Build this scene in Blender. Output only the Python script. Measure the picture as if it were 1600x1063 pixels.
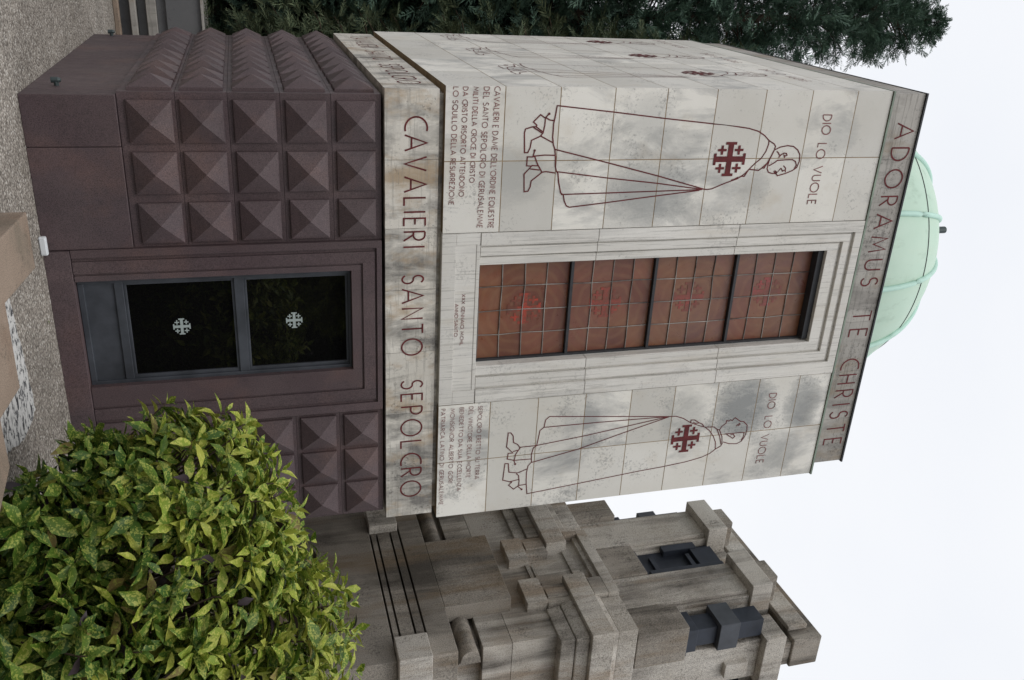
import bpy, math, random
import numpy as np
from mathutils import Vector, Matrix
R_ = math.radians
for o in list(bpy.data.objects):
    bpy.data.objects.remove(o)
SC = bpy.context.scene
COL = SC.collection

# ------------------------------------------------------------------ camera
# the photograph was taken with the camera turned on its side: world up points to the right of the frame
CAM_POS = Vector((-1.08864, -7.31588, 1.58195))
CAM_FWD = Vector((0.40527942, 0.87354446, 0.26957127))
CAM_UP = Vector((-0.05320684, -0.27183484, 0.96087192))
CAM_RIGHT = Vector((0.91264321, -0.40376465, -0.06369053))
cam = bpy.data.cameras.new('camera')
cam_ob = bpy.data.objects.new('camera', cam)
COL.objects.link(cam_ob)
m3 = Matrix((CAM_UP, -CAM_RIGHT, -CAM_FWD)).transposed()
cam_ob.matrix_world = Matrix.Translation(CAM_POS) @ m3.to_4x4()
cam.sensor_fit = 'HORIZONTAL'
cam.sensor_width = 36.0
cam.lens = 1400.236 / 1600 * 36
cam.clip_start = 0.05
cam.clip_end = 2000
SC.camera = cam_ob

# ------------------------------------------------------------------ sky and sun (bright overcast)
SUN_EL, SUN_AZ = R_(56), R_(208)        # azimuth clockwise from +Y: the brighter part of the sky is front left
world = bpy.data.worlds.new('World')
SC.world = world
world.use_nodes = True
wn = world.node_tree
wn.nodes.clear()
w_out = wn.nodes.new('ShaderNodeOutputWorld')
w_bg = wn.nodes.new('ShaderNodeBackground')
w_sky = wn.nodes.new('ShaderNodeTexSky')
w_sky.sky_type = 'NISHITA'
w_sky.sun_disc = False
w_sky.sun_elevation = SUN_EL
w_sky.sun_rotation = SUN_AZ
w_tc = wn.nodes.new('ShaderNodeTexCoord')
w_map = wn.nodes.new('ShaderNodeMapping')
w_map.inputs['Scale'].default_value = (1.0, 1.0, 2.5)
w_noise = wn.nodes.new('ShaderNodeTexNoise')
w_noise.inputs['Scale'].default_value = 1.6
w_noise.inputs['Detail'].default_value = 5
w_ramp = wn.nodes.new('ShaderNodeValToRGB')
w_ramp.color_ramp.elements[0].position = 0.3
w_ramp.color_ramp.elements[0].color = (9.0, 9.25, 9.75, 1)
w_ramp.color_ramp.elements[1].position = 0.75
w_ramp.color_ramp.elements[1].color = (9.9, 10.0, 10.2, 1)
w_mix = wn.nodes.new('ShaderNodeMixRGB')
w_mix.inputs['Fac'].default_value = 0.95
wn.links.new(w_tc.outputs['Generated'], w_map.inputs['Vector'])
wn.links.new(w_map.outputs['Vector'], w_noise.inputs['Vector'])
wn.links.new(w_noise.outputs['Fac'], w_ramp.inputs['Fac'])
wn.links.new(w_sky.outputs['Color'], w_mix.inputs['Color1'])
wn.links.new(w_ramp.outputs['Color'], w_mix.inputs['Color2'])
wn.links.new(w_mix.outputs['Color'], w_bg.inputs['Color'])
w_bg.inputs['Strength'].default_value = 0.1025
wn.links.new(w_bg.outputs['Background'], w_out.inputs['Surface'])

sun = bpy.data.lights.new('sun', 'SUN')
sun.energy = 1.35
sun.angle = R_(35)
sun.color = (1.0, 0.97, 0.93)
sun_ob = bpy.data.objects.new('sun', sun)
COL.objects.link(sun_ob)
sd = Vector((math.sin(SUN_AZ) * math.cos(SUN_EL), math.cos(SUN_AZ) * math.cos(SUN_EL), math.sin(SUN_EL)))
sun_ob.rotation_euler = sd.to_track_quat('Z', 'Y').to_euler()
sun_ob.location = sd * 40

SC.view_settings.view_transform = 'Standard'
SC.view_settings.look = 'None'
SC.view_settings.gamma = 1
SC.view_settings.exposure = 0.0
SC.render.engine = 'CYCLES'
SC.cycles.max_bounces = 6

# ------------------------------------------------------------------ data measured from the place (metres)
FIGURE_LINES = [[[(0.153, 4.118), (0.204, 4.636), (0.257, 5.126), (0.303, 5.605), (0.303, 5.593), (0.331, 5.876), (0.344, 5.976), (0.371, 6.08), (0.41, 6.15), (0.454, 6.202), (0.488, 6.265), (0.51, 6.282), (0.538, 6.275)], [(0.454, 6.202), (0.487, 6.206), (0.554, 6.19), (0.621, 6.152), (0.665, 6.097), (0.721, 6.044), (0.766, 6.002), (0.81, 5.934), (0.848, 5.816), (0.899, 5.688), (0.905, 5.639), (0.901, 5.604)], [(0.81, 5.934), (0.786, 5.974), (0.786, 6.006), (0.727, 6.039)], [(0.821, 5.874), (0.81, 5.909), (0.793, 5.944)], [(0.543, 6.276), (0.599, 6.255), (0.667, 6.224), (0.711, 6.175), (0.732, 6.147), (0.721, 6.044)], [(0.543, 6.276), (0.65, 6.233), (0.712, 6.2), (0.711, 6.175)], [(0.543, 6.276), (0.516, 6.334), (0.503, 6.408), (0.511, 6.473), (0.545, 6.525), (0.591, 6.557), (0.648, 6.564), (0.71, 6.547), (0.738, 6.507), (0.766, 6.435), (0.786, 6.355), (0.759, 6.333), (0.745, 6.309), (0.765, 6.326), (0.764, 6.293), (0.752, 6.253), (0.718, 6.233), (0.678, 6.235), (0.633, 6.243), (0.543, 6.276)], [(0.69, 6.247), (0.662, 6.299), (0.64, 6.327), (0.635, 6.435), (0.635, 6.486), (0.653, 6.522), (0.687, 6.538), (0.721, 6.523)], [(0.614, 6.334), (0.589, 6.355), (0.572, 6.383), (0.576, 6.41), (0.592, 6.419), (0.601, 6.402), (0.589, 6.384), (0.618, 6.399)], [(0.714, 6.38), (0.743, 6.402), (0.732, 6.422)], [(0.691, 6.401), (0.715, 6.429), (0.755, 6.433)], [(0.736, 6.314), (0.75, 6.339), (0.768, 6.335), (0.714, 6.38)], [(0.555, 6.304), (0.572, 6.326), (0.589, 6.336), (0.595, 6.356)], [(0.153, 4.118), (0.229, 4.11), (0.305, 4.098), (0.419, 4.098), (0.484, 4.109), (0.523, 4.126), (0.601, 4.137), (0.667, 4.14), (0.714, 4.154), (0.734, 4.17), (0.814, 4.183), (0.909, 4.209), (0.926, 4.234), (0.985, 4.249), (1.027, 4.271), (1.041, 4.3), (1.008, 4.635), (0.961, 5.071), (0.911, 5.563)], [(0.523, 4.126), (0.646, 4.633), (0.768, 5.12), (0.901, 5.608)], [(0.718, 4.155), (0.781, 4.633), (0.837, 5.122), (0.903, 5.593)], [(0.923, 4.213), (0.918, 4.633), (0.911, 5.124), (0.905, 5.586)], [(0.279, 4.101), (0.273, 4.06), (0.257, 4.032), (0.252, 4.011), (0.229, 3.976), (0.29, 3.917), (0.317, 3.949), (0.33, 3.943), (0.33, 3.912), (0.349, 3.851), (0.381, 3.843), (0.55, 3.854), (0.55, 3.883), (0.509, 3.901), (0.445, 3.91), (0.409, 3.989), (0.381, 4.009), (0.317, 4.02), (0.26, 4.021)], [(0.252, 4.024), (0.221, 4.052)], [(0.33, 3.912), (0.383, 4.0)], [(0.33, 3.943), (0.375, 4.009)], [(0.406, 3.984), (0.465, 4.101)], [(0.575, 4.13), (0.572, 4.034), (0.58, 3.946), (0.587, 3.929), (0.586, 3.881), (0.664, 3.88), (0.667, 3.925), (0.736, 3.861), (0.892, 3.871), (0.887, 3.905), (0.85, 3.923), (0.797, 3.929), (0.742, 3.998), (0.721, 4.024), (0.716, 4.058), (0.73, 4.145)], [(0.58, 3.946), (0.652, 3.978), (0.692, 4.004), (0.721, 4.021)], [(0.583, 3.933), (0.535, 3.943)], [(0.662, 3.924), (0.665, 3.983)], [(0.691, 3.913), (0.702, 3.999)]], [[(3.162, 4.272), (3.241, 5.074), (3.291, 5.58), (3.296, 5.661), (3.33, 5.748), (3.39, 5.839), (3.441, 5.958), (3.461, 6.017), (3.516, 6.082), (3.588, 6.136), (3.657, 6.169), (3.748, 6.183)], [(3.748, 6.183), (3.794, 6.126), (3.831, 6.032), (3.867, 5.853), (3.898, 5.577), (3.917, 5.331), (3.964, 4.871), (4.024, 4.276), (4.041, 4.093), (3.9, 4.077), (3.789, 4.073), (3.705, 4.086), (3.67, 4.118), (3.577, 4.112), (3.502, 4.128), (3.483, 4.161), (3.311, 4.184), (3.277, 4.223), (3.195, 4.235), (3.162, 4.272)], [(3.461, 6.017), (3.469, 6.124), (3.503, 6.165), (3.513, 6.195), (3.598, 6.238), (3.689, 6.255), (3.715, 6.242), (3.748, 6.183)], [(3.503, 6.165), (3.596, 6.211), (3.695, 6.242)], [(3.39, 5.839), (3.357, 5.841), (3.361, 5.883), (3.4, 5.938), (3.418, 5.976), (3.449, 6.002)], [(3.385, 5.866), (3.406, 5.904), (3.404, 5.939)], [(3.513, 6.195), (3.471, 6.217), (3.44, 6.261), (3.407, 6.26), (3.417, 6.293), (3.401, 6.307), (3.414, 6.328), (3.401, 6.34), (3.381, 6.358), (3.393, 6.374), (3.435, 6.432), (3.439, 6.468), (3.488, 6.52), (3.555, 6.529), (3.628, 6.516), (3.684, 6.483), (3.708, 6.429), (3.698, 6.34), (3.668, 6.263)], [(3.571, 6.262), (3.573, 6.377), (3.572, 6.477), (3.579, 6.5), (3.626, 6.499), (3.672, 6.478)], [(3.578, 6.291), (3.612, 6.34), (3.635, 6.373), (3.615, 6.394), (3.586, 6.372), (3.587, 6.336)], [(3.485, 6.387), (3.454, 6.428)], [(3.487, 6.412), (3.465, 6.437)], [(3.279, 4.22), (3.281, 4.804), (3.291, 5.58)], [(3.48, 4.154), (3.42, 4.681), (3.291, 5.58)], [(3.671, 4.122), (3.57, 4.613), (3.429, 5.095), (3.294, 5.581)], [(3.479, 4.154), (3.48, 4.003), (3.486, 3.989), (3.445, 3.96), (3.418, 3.917), (3.342, 3.909), (3.306, 3.884), (3.303, 3.857), (3.463, 3.848), (3.539, 3.917), (3.537, 3.869), (3.602, 3.862), (3.626, 3.936), (3.558, 3.946), (3.486, 3.989)], [(3.626, 3.936), (3.631, 4.116)], [(3.617, 3.928), (3.669, 3.948)], [(3.524, 3.916), (3.511, 3.966)], [(3.743, 4.077), (3.778, 3.979), (3.759, 3.888), (3.657, 3.876), (3.653, 3.841), (3.845, 3.828), (3.881, 3.922), (3.912, 3.892), (3.968, 3.948), (3.93, 3.999), (3.924, 4.078)], [(3.784, 3.965), (3.811, 3.992), (3.875, 4.001), (3.93, 3.999)], [(3.94, 3.991), (3.977, 4.03)], [(3.873, 3.901), (3.858, 3.995)]]]
SPUR_DOTS = [(0.221, 4.052), (0.532, 3.943), (3.67, 3.948), (3.979, 4.033)]
WALL_CROSSES = [(0.624, 5.823, 0.158, 0.162), (3.576, 5.806, 0.165, 0.161)]
FRIEZE_TEXT = [('CAVALIERI', 0.253, 2.829, 1.372, 2.82, 0.185), ('SANTO', 1.63, 2.81, 2.403, 2.807, 0.188), ('SEPOLCRO', 2.664, 2.805, 3.933, 2.803, 0.197)]
ATTIC_TEXT = [('ADORAMUS', 0.306, 7.608, 1.975, 7.594, 0.198), ('TE', 2.262, 7.591, 2.556, 7.589, 0.216), ('CHRISTE', 2.819, 7.586, 3.884, 7.577, 0.222)]
WALL_TEXT = [("CAVALIERI E DAME DELL'ORDINE EQUESTRE", 0.002, 3.566, 1.21, 3.559, 0.047), ('DEL SANTO SEPOLCRO DI GERUSALEMME', 0.007, 3.475, 1.204, 3.46, 0.046), ('MILITI DELLA CROCE DI CRISTO', 0.008, 3.387, 0.802, 3.379, 0.041), ('DA CRISTO RISORTO ATTENDONO', 0.009, 3.299, 0.921, 3.29, 0.042), ('LO SQUILLO DELLA RESURREZIONE', 0.01, 3.219, 0.992, 3.203, 0.042), ('SEPOLCRO ERETTO SU TERRA', 2.979, 3.542, 3.798, 3.536, 0.04), ('DEL VINCITORE DELLA MORTE', 2.977, 3.452, 3.767, 3.447, 0.04), ('BENEDETTO DA SUA ECCELLENZA', 2.977, 3.362, 3.911, 3.358, 0.038), ('MONSIGNOR ALBERTO GORI', 2.981, 3.272, 3.81, 3.269, 0.04), ('PATRIARCA LATINO DI GERUSALEMME', 2.976, 3.18, 4.054, 3.18, 0.039), ('DIO', 0.22, 6.728, 0.4, 6.749, 0.092), ('LO', 0.485, 6.732, 0.628, 6.734, 0.092), ('VUOLE', 0.701, 6.739, 1.07, 6.735, 0.091), ('DIO', 3.129, 6.722, 3.311, 6.731, 0.086), ('LO', 3.405, 6.723, 3.546, 6.729, 0.087), ('VUOLE', 3.632, 6.725, 3.987, 6.714, 0.088)]
SILL_TEXT = [('XXX GENNAIO MCML', 1.824, 3.348, 2.325, 3.342, 0.029), ('ANNO SANTO', 1.914, 3.285, 2.235, 3.285, 0.03)]
RIB_PHASE = 0.08
FIN_TOP = 10.42

# ------------------------------------------------------------------ helpers
class MB:
    """collects faces and links them as ONE mesh object"""
    def __init__(s):
        s.v, s.f = [], []
        s.nv, s.k = Vector((0, -1, 0)), 0      # strokes that cross lie a hair above each other
    def add(s, vs, fs):
        n = len(s.v)
        s.v += [tuple(v) for v in vs]
        s.f += [tuple(i + n for i in f) for f in fs]
    def box(s, x0, x1, y0, y1, z0, z1):
        if x0 > x1: x0, x1 = x1, x0
        if y0 > y1: y0, y1 = y1, y0
        if z0 > z1: z0, z1 = z1, z0
        s.add([(x0, y0, z0), (x1, y0, z0), (x1, y1, z0), (x0, y1, z0), (x0, y0, z1), (x1, y0, z1), (x1, y1, z1), (x0, y1, z1)],
              [(0, 3, 2, 1), (4, 5, 6, 7), (0, 1, 5, 4), (1, 2, 6, 5), (2, 3, 7, 6), (3, 0, 4, 7)])
    def prism(s, poly, z0, z1):
        n = len(poly)
        s.add([(x, y, z0) for x, y in poly] + [(x, y, z1) for x, y in poly],
              [tuple(reversed(range(n))), tuple(range(n, 2 * n))] + [(i, (i + 1) % n, (i + 1) % n + n, i + n) for i in range(n)])
    def tube(s, pts, radii, n=8, caps=True):
        pts = [Vector(p) for p in pts]
        if not hasattr(radii, '__len__'):
            radii = [radii] * len(pts)
        vs, fs = [], []
        for i, p in enumerate(pts):
            d = (pts[min(i + 1, len(pts) - 1)] - pts[max(i - 1, 0)]).normalized()
            a = d.cross(Vector((0, 0, 1)) if abs(d.z) < 0.9 else Vector((1, 0, 0))).normalized()
            b = d.cross(a)
            for k in range(n):
                t = 2 * math.pi * k / n
                vs.append(p + (a * math.cos(t) + b * math.sin(t)) * radii[i])
        for i in range(len(pts) - 1):
            for k in range(n):
                fs.append((i * n + k, i * n + (k + 1) % n, (i + 1) * n + (k + 1) % n, (i + 1) * n + k))
        if caps:
            fs.append(tuple(reversed(range(n))))
            fs.append(tuple(range((len(pts) - 1) * n, len(pts) * n)))
        s.add(vs, fs)
    def ribbon(s, pts, w, fn, closed=False):
        """flat painted stroke of width w along a 2-D line; fn maps (u, v) to the wall"""
        P = [Vector(p) for p in pts]
        Q = [P[0]]
        for p in P[1:]:
            if (p - Q[-1]).length > 1e-4: Q.append(p)
        P = Q
        n = len(P)
        if n < 2: return
        vs = []
        for i in range(n):
            a = (P[i] - P[i - 1]).normalized() if i > 0 else None
            b = (P[i + 1] - P[i]).normalized() if i < n - 1 else None
            if closed and i == 0: a = (P[0] - P[n - 2]).normalized()
            if closed and i == n - 1: b = (P[1] - P[0]).normalized()
            if a is None: a = b
            if b is None: b = a
            na, nb = Vector((-a.y, a.x)), Vector((-b.y, b.x))
            m = na + nb
            if m.length < 0.3: m = na
            m.normalize()
            k = min(1.0 / max(m.dot(na), 0.35), 2.0)
            for sg in (1, -1):
                vs.append(Vector(fn(*(P[i] + m * (sg * w / 2 * k)))) + s.nv * (0.0004 * (s.k % 5)))
        s.k += 1
        s.add(vs, [(2 * i, 2 * i + 1, 2 * i + 3, 2 * i + 2) for i in range(n - 1)])
    def poly(s, pts, fn):
        s.add([fn(*p) for p in pts], [tuple(range(len(pts)))])
    def build(s, name, mat, parent=None, smooth=False, bevel=0.0):
        me = bpy.data.meshes.new(name)
        me.from_pydata(s.v, [], s.f)
        me.update()
        return link(name, me, mat, parent, smooth, bevel)

def link(name, me, mat, parent=None, smooth=False, bevel=0.0):
    me.materials.append(mat)
    if smooth:
        me.polygons.foreach_set('use_smooth', [True] * len(me.polygons))
    o = bpy.data.objects.new(name, me)
    COL.objects.link(o)
    if parent is not None:
        o.parent = parent
        o.matrix_parent_inverse = inv_world(parent)
    if bevel > 0:
        b = o.modifiers.new('bevel', 'BEVEL')
        b.width = bevel
        b.segments = 2
        b.limit_method = 'ANGLE'
    return o

def inv_world(p):
    # every part mesh keeps world coordinates; only the thing's Empty sits at its base
    return Matrix.Translation(-p.location) if p.type == 'EMPTY' else Matrix.Identity(4)

def thing(name, loc, label, cat, group=None):
    o = bpy.data.objects.new(name, None)
    o.empty_display_size = 0.3
    COL.objects.link(o)
    o.location = loc
    return tag(o, label, cat, group)

def tag(o, label, cat, group=None):
    o['label'] = label
    o['category'] = cat
    if group: o['group'] = group
    return o

def fast_mesh(name, V, F):
    """V (n,3), F (m,4) numpy arrays of quads"""
    me = bpy.data.meshes.new(name)
    me.vertices.add(len(V))
    me.vertices.foreach_set('co', np.ascontiguousarray(V, dtype=np.float32).ravel())
    m = len(F)
    me.loops.add(m * 4)
    me.loops.foreach_set('vertex_index', np.ascontiguousarray(F, dtype=np.int32).ravel())
    me.polygons.add(m)
    me.polygons.foreach_set('loop_start', np.arange(0, m * 4, 4, dtype=np.int32))
    me.polygons.foreach_set('loop_total', np.full(m, 4, dtype=np.int32))
    me.update(calc_edges=True)
    return me

def scatter(tv, tf, Rs, Ts):
    V = np.einsum('mij,vj->mvi', Rs, tv) + Ts[:, None, :]
    F = tf[None] + (np.arange(len(Rs)) * len(tv))[:, None, None]
    return V.reshape(-1, 3), F.reshape(-1, 4)

def join_vf(parts):
    Vs, Fs, n = [], [], 0
    for V, F in parts:
        Vs.append(V); Fs.append(F + n); n += len(V)
    return np.concatenate(Vs), np.concatenate(Fs)

def nrm(a):
    return a / np.maximum(np.linalg.norm(a, axis=-1, keepdims=True), 1e-9)

def frames(xa, up):
    """rotation matrices (columns x,y,z) with x along xa and z near up"""
    x = nrm(xa)
    y = nrm(np.cross(up, x))
    z = np.cross(x, y)
    return np.stack([x, y, z], axis=-1)

# ------------------------------------------------------------------ materials
def new_mat(name):
    m = bpy.data.materials.new(name)
    m.use_nodes = True
    nt = m.node_tree
    return m, nt, nt.nodes['Principled BSDF']

class NT:
    def __init__(s, nt):
        s.nt = nt
        s.tc = nt.nodes.new('ShaderNodeTexCoord')
        s.geo = None
    def n(s, t, **kw):
        x = s.nt.nodes.new(t)
        for k, v in kw.items(): setattr(x, k, v)
        return x
    def l(s, a, b): s.nt.links.new(a, b)
    def coord(s, scale=(1, 1, 1), loc=(0, 0, 0)):
        m = s.n('ShaderNodeMapping')
        m.inputs['Scale'].default_value = scale
        m.inputs['Location'].default_value = loc
        s.l(s.tc.outputs['Object'], m.inputs['Vector'])
        return m.outputs['Vector']
    def noise(s, scale, detail=4, rough=0.55, vec=None, dist=0.0):
        x = s.n('ShaderNodeTexNoise')
        x.inputs['Scale'].default_value = scale
        x.inputs['Detail'].default_value = detail
        x.inputs['Roughness'].default_value = rough
        x.inputs['Distortion'].default_value = dist
        s.l(vec if vec is not None else s.tc.outputs['Object'], x.inputs['Vector'])
        return x.outputs['Fac']
    def ramp(s, fac, stops):
        r = s.n('ShaderNodeValToRGB')
        e = r.color_ramp.elements
        while len(e) < len(stops): e.new(0.5)
        for i, (p, c) in enumerate(stops):
            e[i].position = p
            e[i].color = (*c, 1) if hasattr(c, '__len__') else (c, c, c, 1)
        s.l(fac, r.inputs['Fac'])
        return r.outputs['Color']
    def mix(s, fac, a, b, mode='MIX'):
        x = s.n('ShaderNodeMixRGB', blend_type=mode)
        for i, v in (('Fac', fac), ('Color1', a), ('Color2', b)):
            if hasattr(v, 'is_output'): s.l(v, x.inputs[i])
            elif i == 'Fac': x.inputs[i].default_value = v
            else: x.inputs[i].default_value = (*v, 1) if hasattr(v, '__len__') else (v, v, v, 1)
        return x.outputs['Color']
    def math(s, op, a, b=0.0):
        x = s.n('ShaderNodeMath', operation=op)
        for i, v in ((0, a), (1, b)):
            if hasattr(v, 'is_output'): s.l(v, x.inputs[i])
            else: x.inputs[i].default_value = v
        return x.outputs[0]
    def island(s):
        if s.geo is None: s.geo = s.n('ShaderNodeNewGeometry')
        return s.geo.outputs['Random Per Island']
    def bump(s, bsdf, h, strength=0.3, dist=0.01):
        b = s.n('ShaderNodeBump')
        b.inputs['Strength'].default_value = strength
        b.inputs['Distance'].default_value = dist
        s.l(h, b.inputs['Height'])
        s.l(b.outputs['Normal'], bsdf.inputs['Normal'])

def stone(name, base, alt, stain, stain_amt=0.5, streak=(3.0, 3.0, 0.6), speck=0.25, rough=0.75, veins=None, island=0.12, fine=260, brown=None, lo=0.5, patch_scale=0.9, blo=0.52, brown_amt=0.7, lichen=0.55, patches=()):
    m, nt, b = new_mat(name)
    g = NT(nt)
    big = g.noise(1.1, 5, 0.6)
    c = g.mix(g.ramp(big, [(0.35, 0.0), (0.7, 1.0)]), base, alt)
    # island tone: each slab was cut from another part of the quarry
    tone = g.ramp(g.island(), [(0.0, 1.0 - island), (1.0, 1.0 + island * 0.6)])
    c = g.mix(1.0, c, tone, 'MULTIPLY')
    # weathering: blotches and run-off streaks, heavier on some stones than on others
    st = g.noise(1.0, 7, 0.68, vec=g.coord(streak), dist=0.5)
    patch = g.noise(patch_scale, 4, 0.6, vec=g.coord((1, 1, 1), (3.1, 1.7, 0.4)))
    bias = g.math('MULTIPLY', g.math('SUBTRACT', g.island(), 0.5), island * 0.9)
    f = g.ramp(g.math('ADD', g.math('ADD', g.math('MULTIPLY', st, 0.6), g.math('MULTIPLY', patch, 0.4)), bias), [(lo, 0.0), (lo + 0.05, 0.35), (lo + 0.16, 1.0)])
    c = g.mix(g.math('MULTIPLY', f, stain_amt), c, stain)
    if brown is not None:
        bn = g.noise(1.0, 6, 0.65, vec=g.coord((streak[0] * 0.7, streak[1] * 0.7, streak[2] * 1.2), (7.7, 2.1, 5.2)))
        c = g.mix(g.math('MULTIPLY', g.ramp(bn, [(blo, 0.0), (blo + 0.14, 1.0)]), brown_amt), c, brown)
    for (pxx, pzz, rx, rz, amt, xmin, xmax) in patches:
        sep = g.n('ShaderNodeSeparateXYZ')
        g.l(g.tc.outputs['Object'], sep.inputs[0])
        ax = g.math('DIVIDE', g.math('SUBTRACT', sep.outputs['X'], pxx), rx)
        az = g.math('DIVIDE', g.math('SUBTRACT', sep.outputs['Z'], pzz), rz)
        dd = g.math('ADD', g.math('MULTIPLY', ax, ax), g.math('MULTIPLY', az, az))
        soot = g.math('ADD', g.math('MULTIPLY', g.noise(4.2, 9, 0.78, vec=g.coord((2.4, 2.4, 0.8), (pxx, 0, pzz)), dist=0.6), 0.7), g.math('MULTIPLY', g.noise(45, 4, 0.7), 0.3))
        k = g.ramp(g.math('ADD', g.math('SUBTRACT', 1.0, dd), g.math('MULTIPLY', g.math('SUBTRACT', soot, 0.5), 2.6)), [(0.0, 0.0), (0.3, 0.45), (0.9, 1.0)])
        k = g.math('MULTIPLY', k, g.math('MULTIPLY', g.math('GREATER_THAN', sep.outputs['X'], xmin), g.math('LESS_THAN', sep.outputs['X'], xmax)))
        c = g.mix(g.math('MULTIPLY', k, amt), c, (0.20, 0.212, 0.215))
    if veins is not None:
        vn = g.noise(1.0, 6, 0.7, vec=g.coord(veins))
        c = g.mix(g.ramp(vn, [(0.54, 0.0), (0.59, 0.6), (0.64, 0.0)]), c, tuple(v * 0.45 for v in base))
        c = g.mix(g.ramp(vn, [(0.3, 0.35), (0.5, 0.0)]), c, tuple(v * 0.8 for v in base))
    sp = g.noise(fine, 2, 0.6)
    c = g.mix(speck, c, g.ramp(sp, [(0.3, 0.25), (0.5, 1.0), (0.7, 1.5)]), 'MULTIPLY')
    clus = g.noise(2.6, 4, 0.6, vec=g.coord((1, 1, 1), (5.3, 0.9, 8.1)))
    pit = g.noise(34, 6, 0.75, dist=0.4)
    pf = g.ramp(g.math('ADD', g.math('MULTIPLY', pit, 0.62), g.math('MULTIPLY', clus, 0.38)), [(0.555, 0.0), (0.615, 1.0)])
    c = g.mix(g.math('MULTIPLY', pf, lichen), c, tuple(v * 0.45 for v in stain))
    g.l(c, b.inputs['Base Color'])
    rg = g.ramp(g.noise(6, 4), [(0.3, rough - 0.12), (0.7, min(1.0, rough + 0.1))])
    g.l(rg, b.inputs['Roughness'])
    b.inputs['Specular IOR Level'].default_value = 0.35
    g.bump(b, g.noise(90, 5, 0.7), 0.18, 0.004)
    return m

def plain(name, col, rough=0.6, metallic=0.0, var=0.15, scale=8, spec=0.5):
    m, nt, b = new_mat(name)
    g = NT(nt)
    n1 = g.noise(scale, 5, 0.6)
    c = g.mix(g.ramp(n1, [(0.3, 0.0), (0.7, 1.0)]), tuple(v * (1 - var) for v in col), tuple(v * (1 + var) for v in col))
    g.l(c, b.inputs['Base Color'])
    g.l(g.ramp(n1, [(0.25, max(0.02, rough - 0.1)), (0.75, min(1, rough + 0.1))]), b.inputs['Roughness'])
    b.inputs['Metallic'].default_value = metallic
    b.inputs['Specular IOR Level'].default_value = spec
    return m

M = {}
M['marble'] = stone('white_marble', (0.675, 0.655, 0.60), (0.75, 0.735, 0.69), (0.25, 0.255, 0.255), 0.8, (2.6, 2.6, 1.2), 0.14, 0.6, island=0.20, lichen=0.45, brown=(0.52, 0.46, 0.37), lo=0.535, patch_scale=1.3, blo=0.57, brown_amt=0.45, patches=((3.28, 6.45, 0.42, 0.42, 0.85, 2.9, 3.575), (3.30, 7.15, 0.40, 0.24, 0.7, 2.9, 3.575), (3.9, 6.9, 0.35, 0.3, 0.4, 3.575, 4.3), (3.35, 5.75, 0.4, 0.3, 0.35, 2.9, 4.3), (0.95, 5.05, 0.33, 0.5, 0.6, 0.621, 1.3), (0.75, 3.75, 0.3, 0.35, 0.35, 0.3, 1.3), (0.40, 6.95, 0.25, 0.22, 0.35, -1, 0.621), (0.30, 5.0, 0.3, 0.3, 0.3, -1, 0.621), (0.9, 6.1, 0.2, 0.22, 0.4, 0.621, 1.3)))
M['travertine'] = stone('travertine_surround', (0.64, 0.62, 0.575), (0.71, 0.695, 0.66), (0.33, 0.33, 0.325), 0.55, (7, 7, 0.6), 0.10, 0.65, veins=(40, 40, 0.9), island=0.08, lo=0.515, brown=(0.50, 0.44, 0.35), blo=0.56, brown_amt=0.4, lichen=0.3)
M['frieze'] = stone('stained_travertine', (0.60, 0.565, 0.50), (0.70, 0.675, 0.62), (0.085, 0.082, 0.08), 0.85, (5.5, 5.5, 1.6), 0.14, 0.7, veins=(1.2, 1.2, 24), island=0.12, brown=(0.36, 0.25, 0.14), lo=0.465, patch_scale=2.6, blo=0.53, brown_amt=0.7)
M['attic'] = stone('weathered_travertine', (0.30, 0.285, 0.26), (0.44, 0.42, 0.39), (0.12, 0.112, 0.104), 0.75, (6, 6, 1.0), 0.15, 0.75, veins=(0.9, 0.9, 24), island=0.10, brown=(0.27, 0.215, 0.155), lo=0.50, patch_scale=1.6)
M['porphyry'] = stone('purple_porphyry', (0.078, 0.053, 0.058), (0.102, 0.073, 0.075), (0.045, 0.038, 0.042), 0.5, (2, 2, 1), 0.7, 0.55, island=0.26, fine=130, brown=(0.125, 0.075, 0.066), blo=0.52, brown_amt=0.5, lichen=0.25)
M['granite'] = stone('grey_granite', (0.43, 0.395, 0.345), (0.58, 0.55, 0.505), (0.075, 0.065, 0.055), 0.9, (3.0, 3.0, 0.30), 0.8, 0.85, island=0.16, fine=110, brown=(0.27, 0.205, 0.145), lo=0.465, patch_scale=0.9, blo=0.50, brown_amt=0.75)
M['brown_granite'] = stone('brown_stained_granite', (0.25, 0.222, 0.188), (0.355, 0.325, 0.285), (0.062, 0.054, 0.045), 0.9, (3.0, 3.0, 0.30), 0.8, 0.85, island=0.16, fine=110, brown=(0.19, 0.14, 0.09), lo=0.45, patch_scale=0.9, blo=0.48, brown_amt=0.8)
M['dark_granite'] = stone('dark_grey_granite', (0.115, 0.117, 0.122), (0.145, 0.146, 0.15), (0.06, 0.06, 0.06), 0.4, (2, 2, 1), 0.4, 0.6, island=0.1)
M['tan_stone'] = stone('tan_sandstone', (0.235, 0.178, 0.135), (0.30, 0.232, 0.18), (0.14, 0.12, 0.09), 0.7, (3, 3, 3), 0.6, 0.8, island=0.05, fine=140, brown=(0.20, 0.135, 0.095), lichen=0.5)
M['paint'] = plain('oxblood_paint', (0.12, 0.026, 0.028), 0.75, 0, 0.35, 14, 0.2)
M['paint_thin'] = plain('faded_oxblood_paint', (0.22, 0.105, 0.10), 0.8, 0, 0.35, 9, 0.2)
M['flashing'] = plain('dull_copper', (0.20, 0.25, 0.20), 0.6, 0.1, 0.4, 5)
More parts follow.
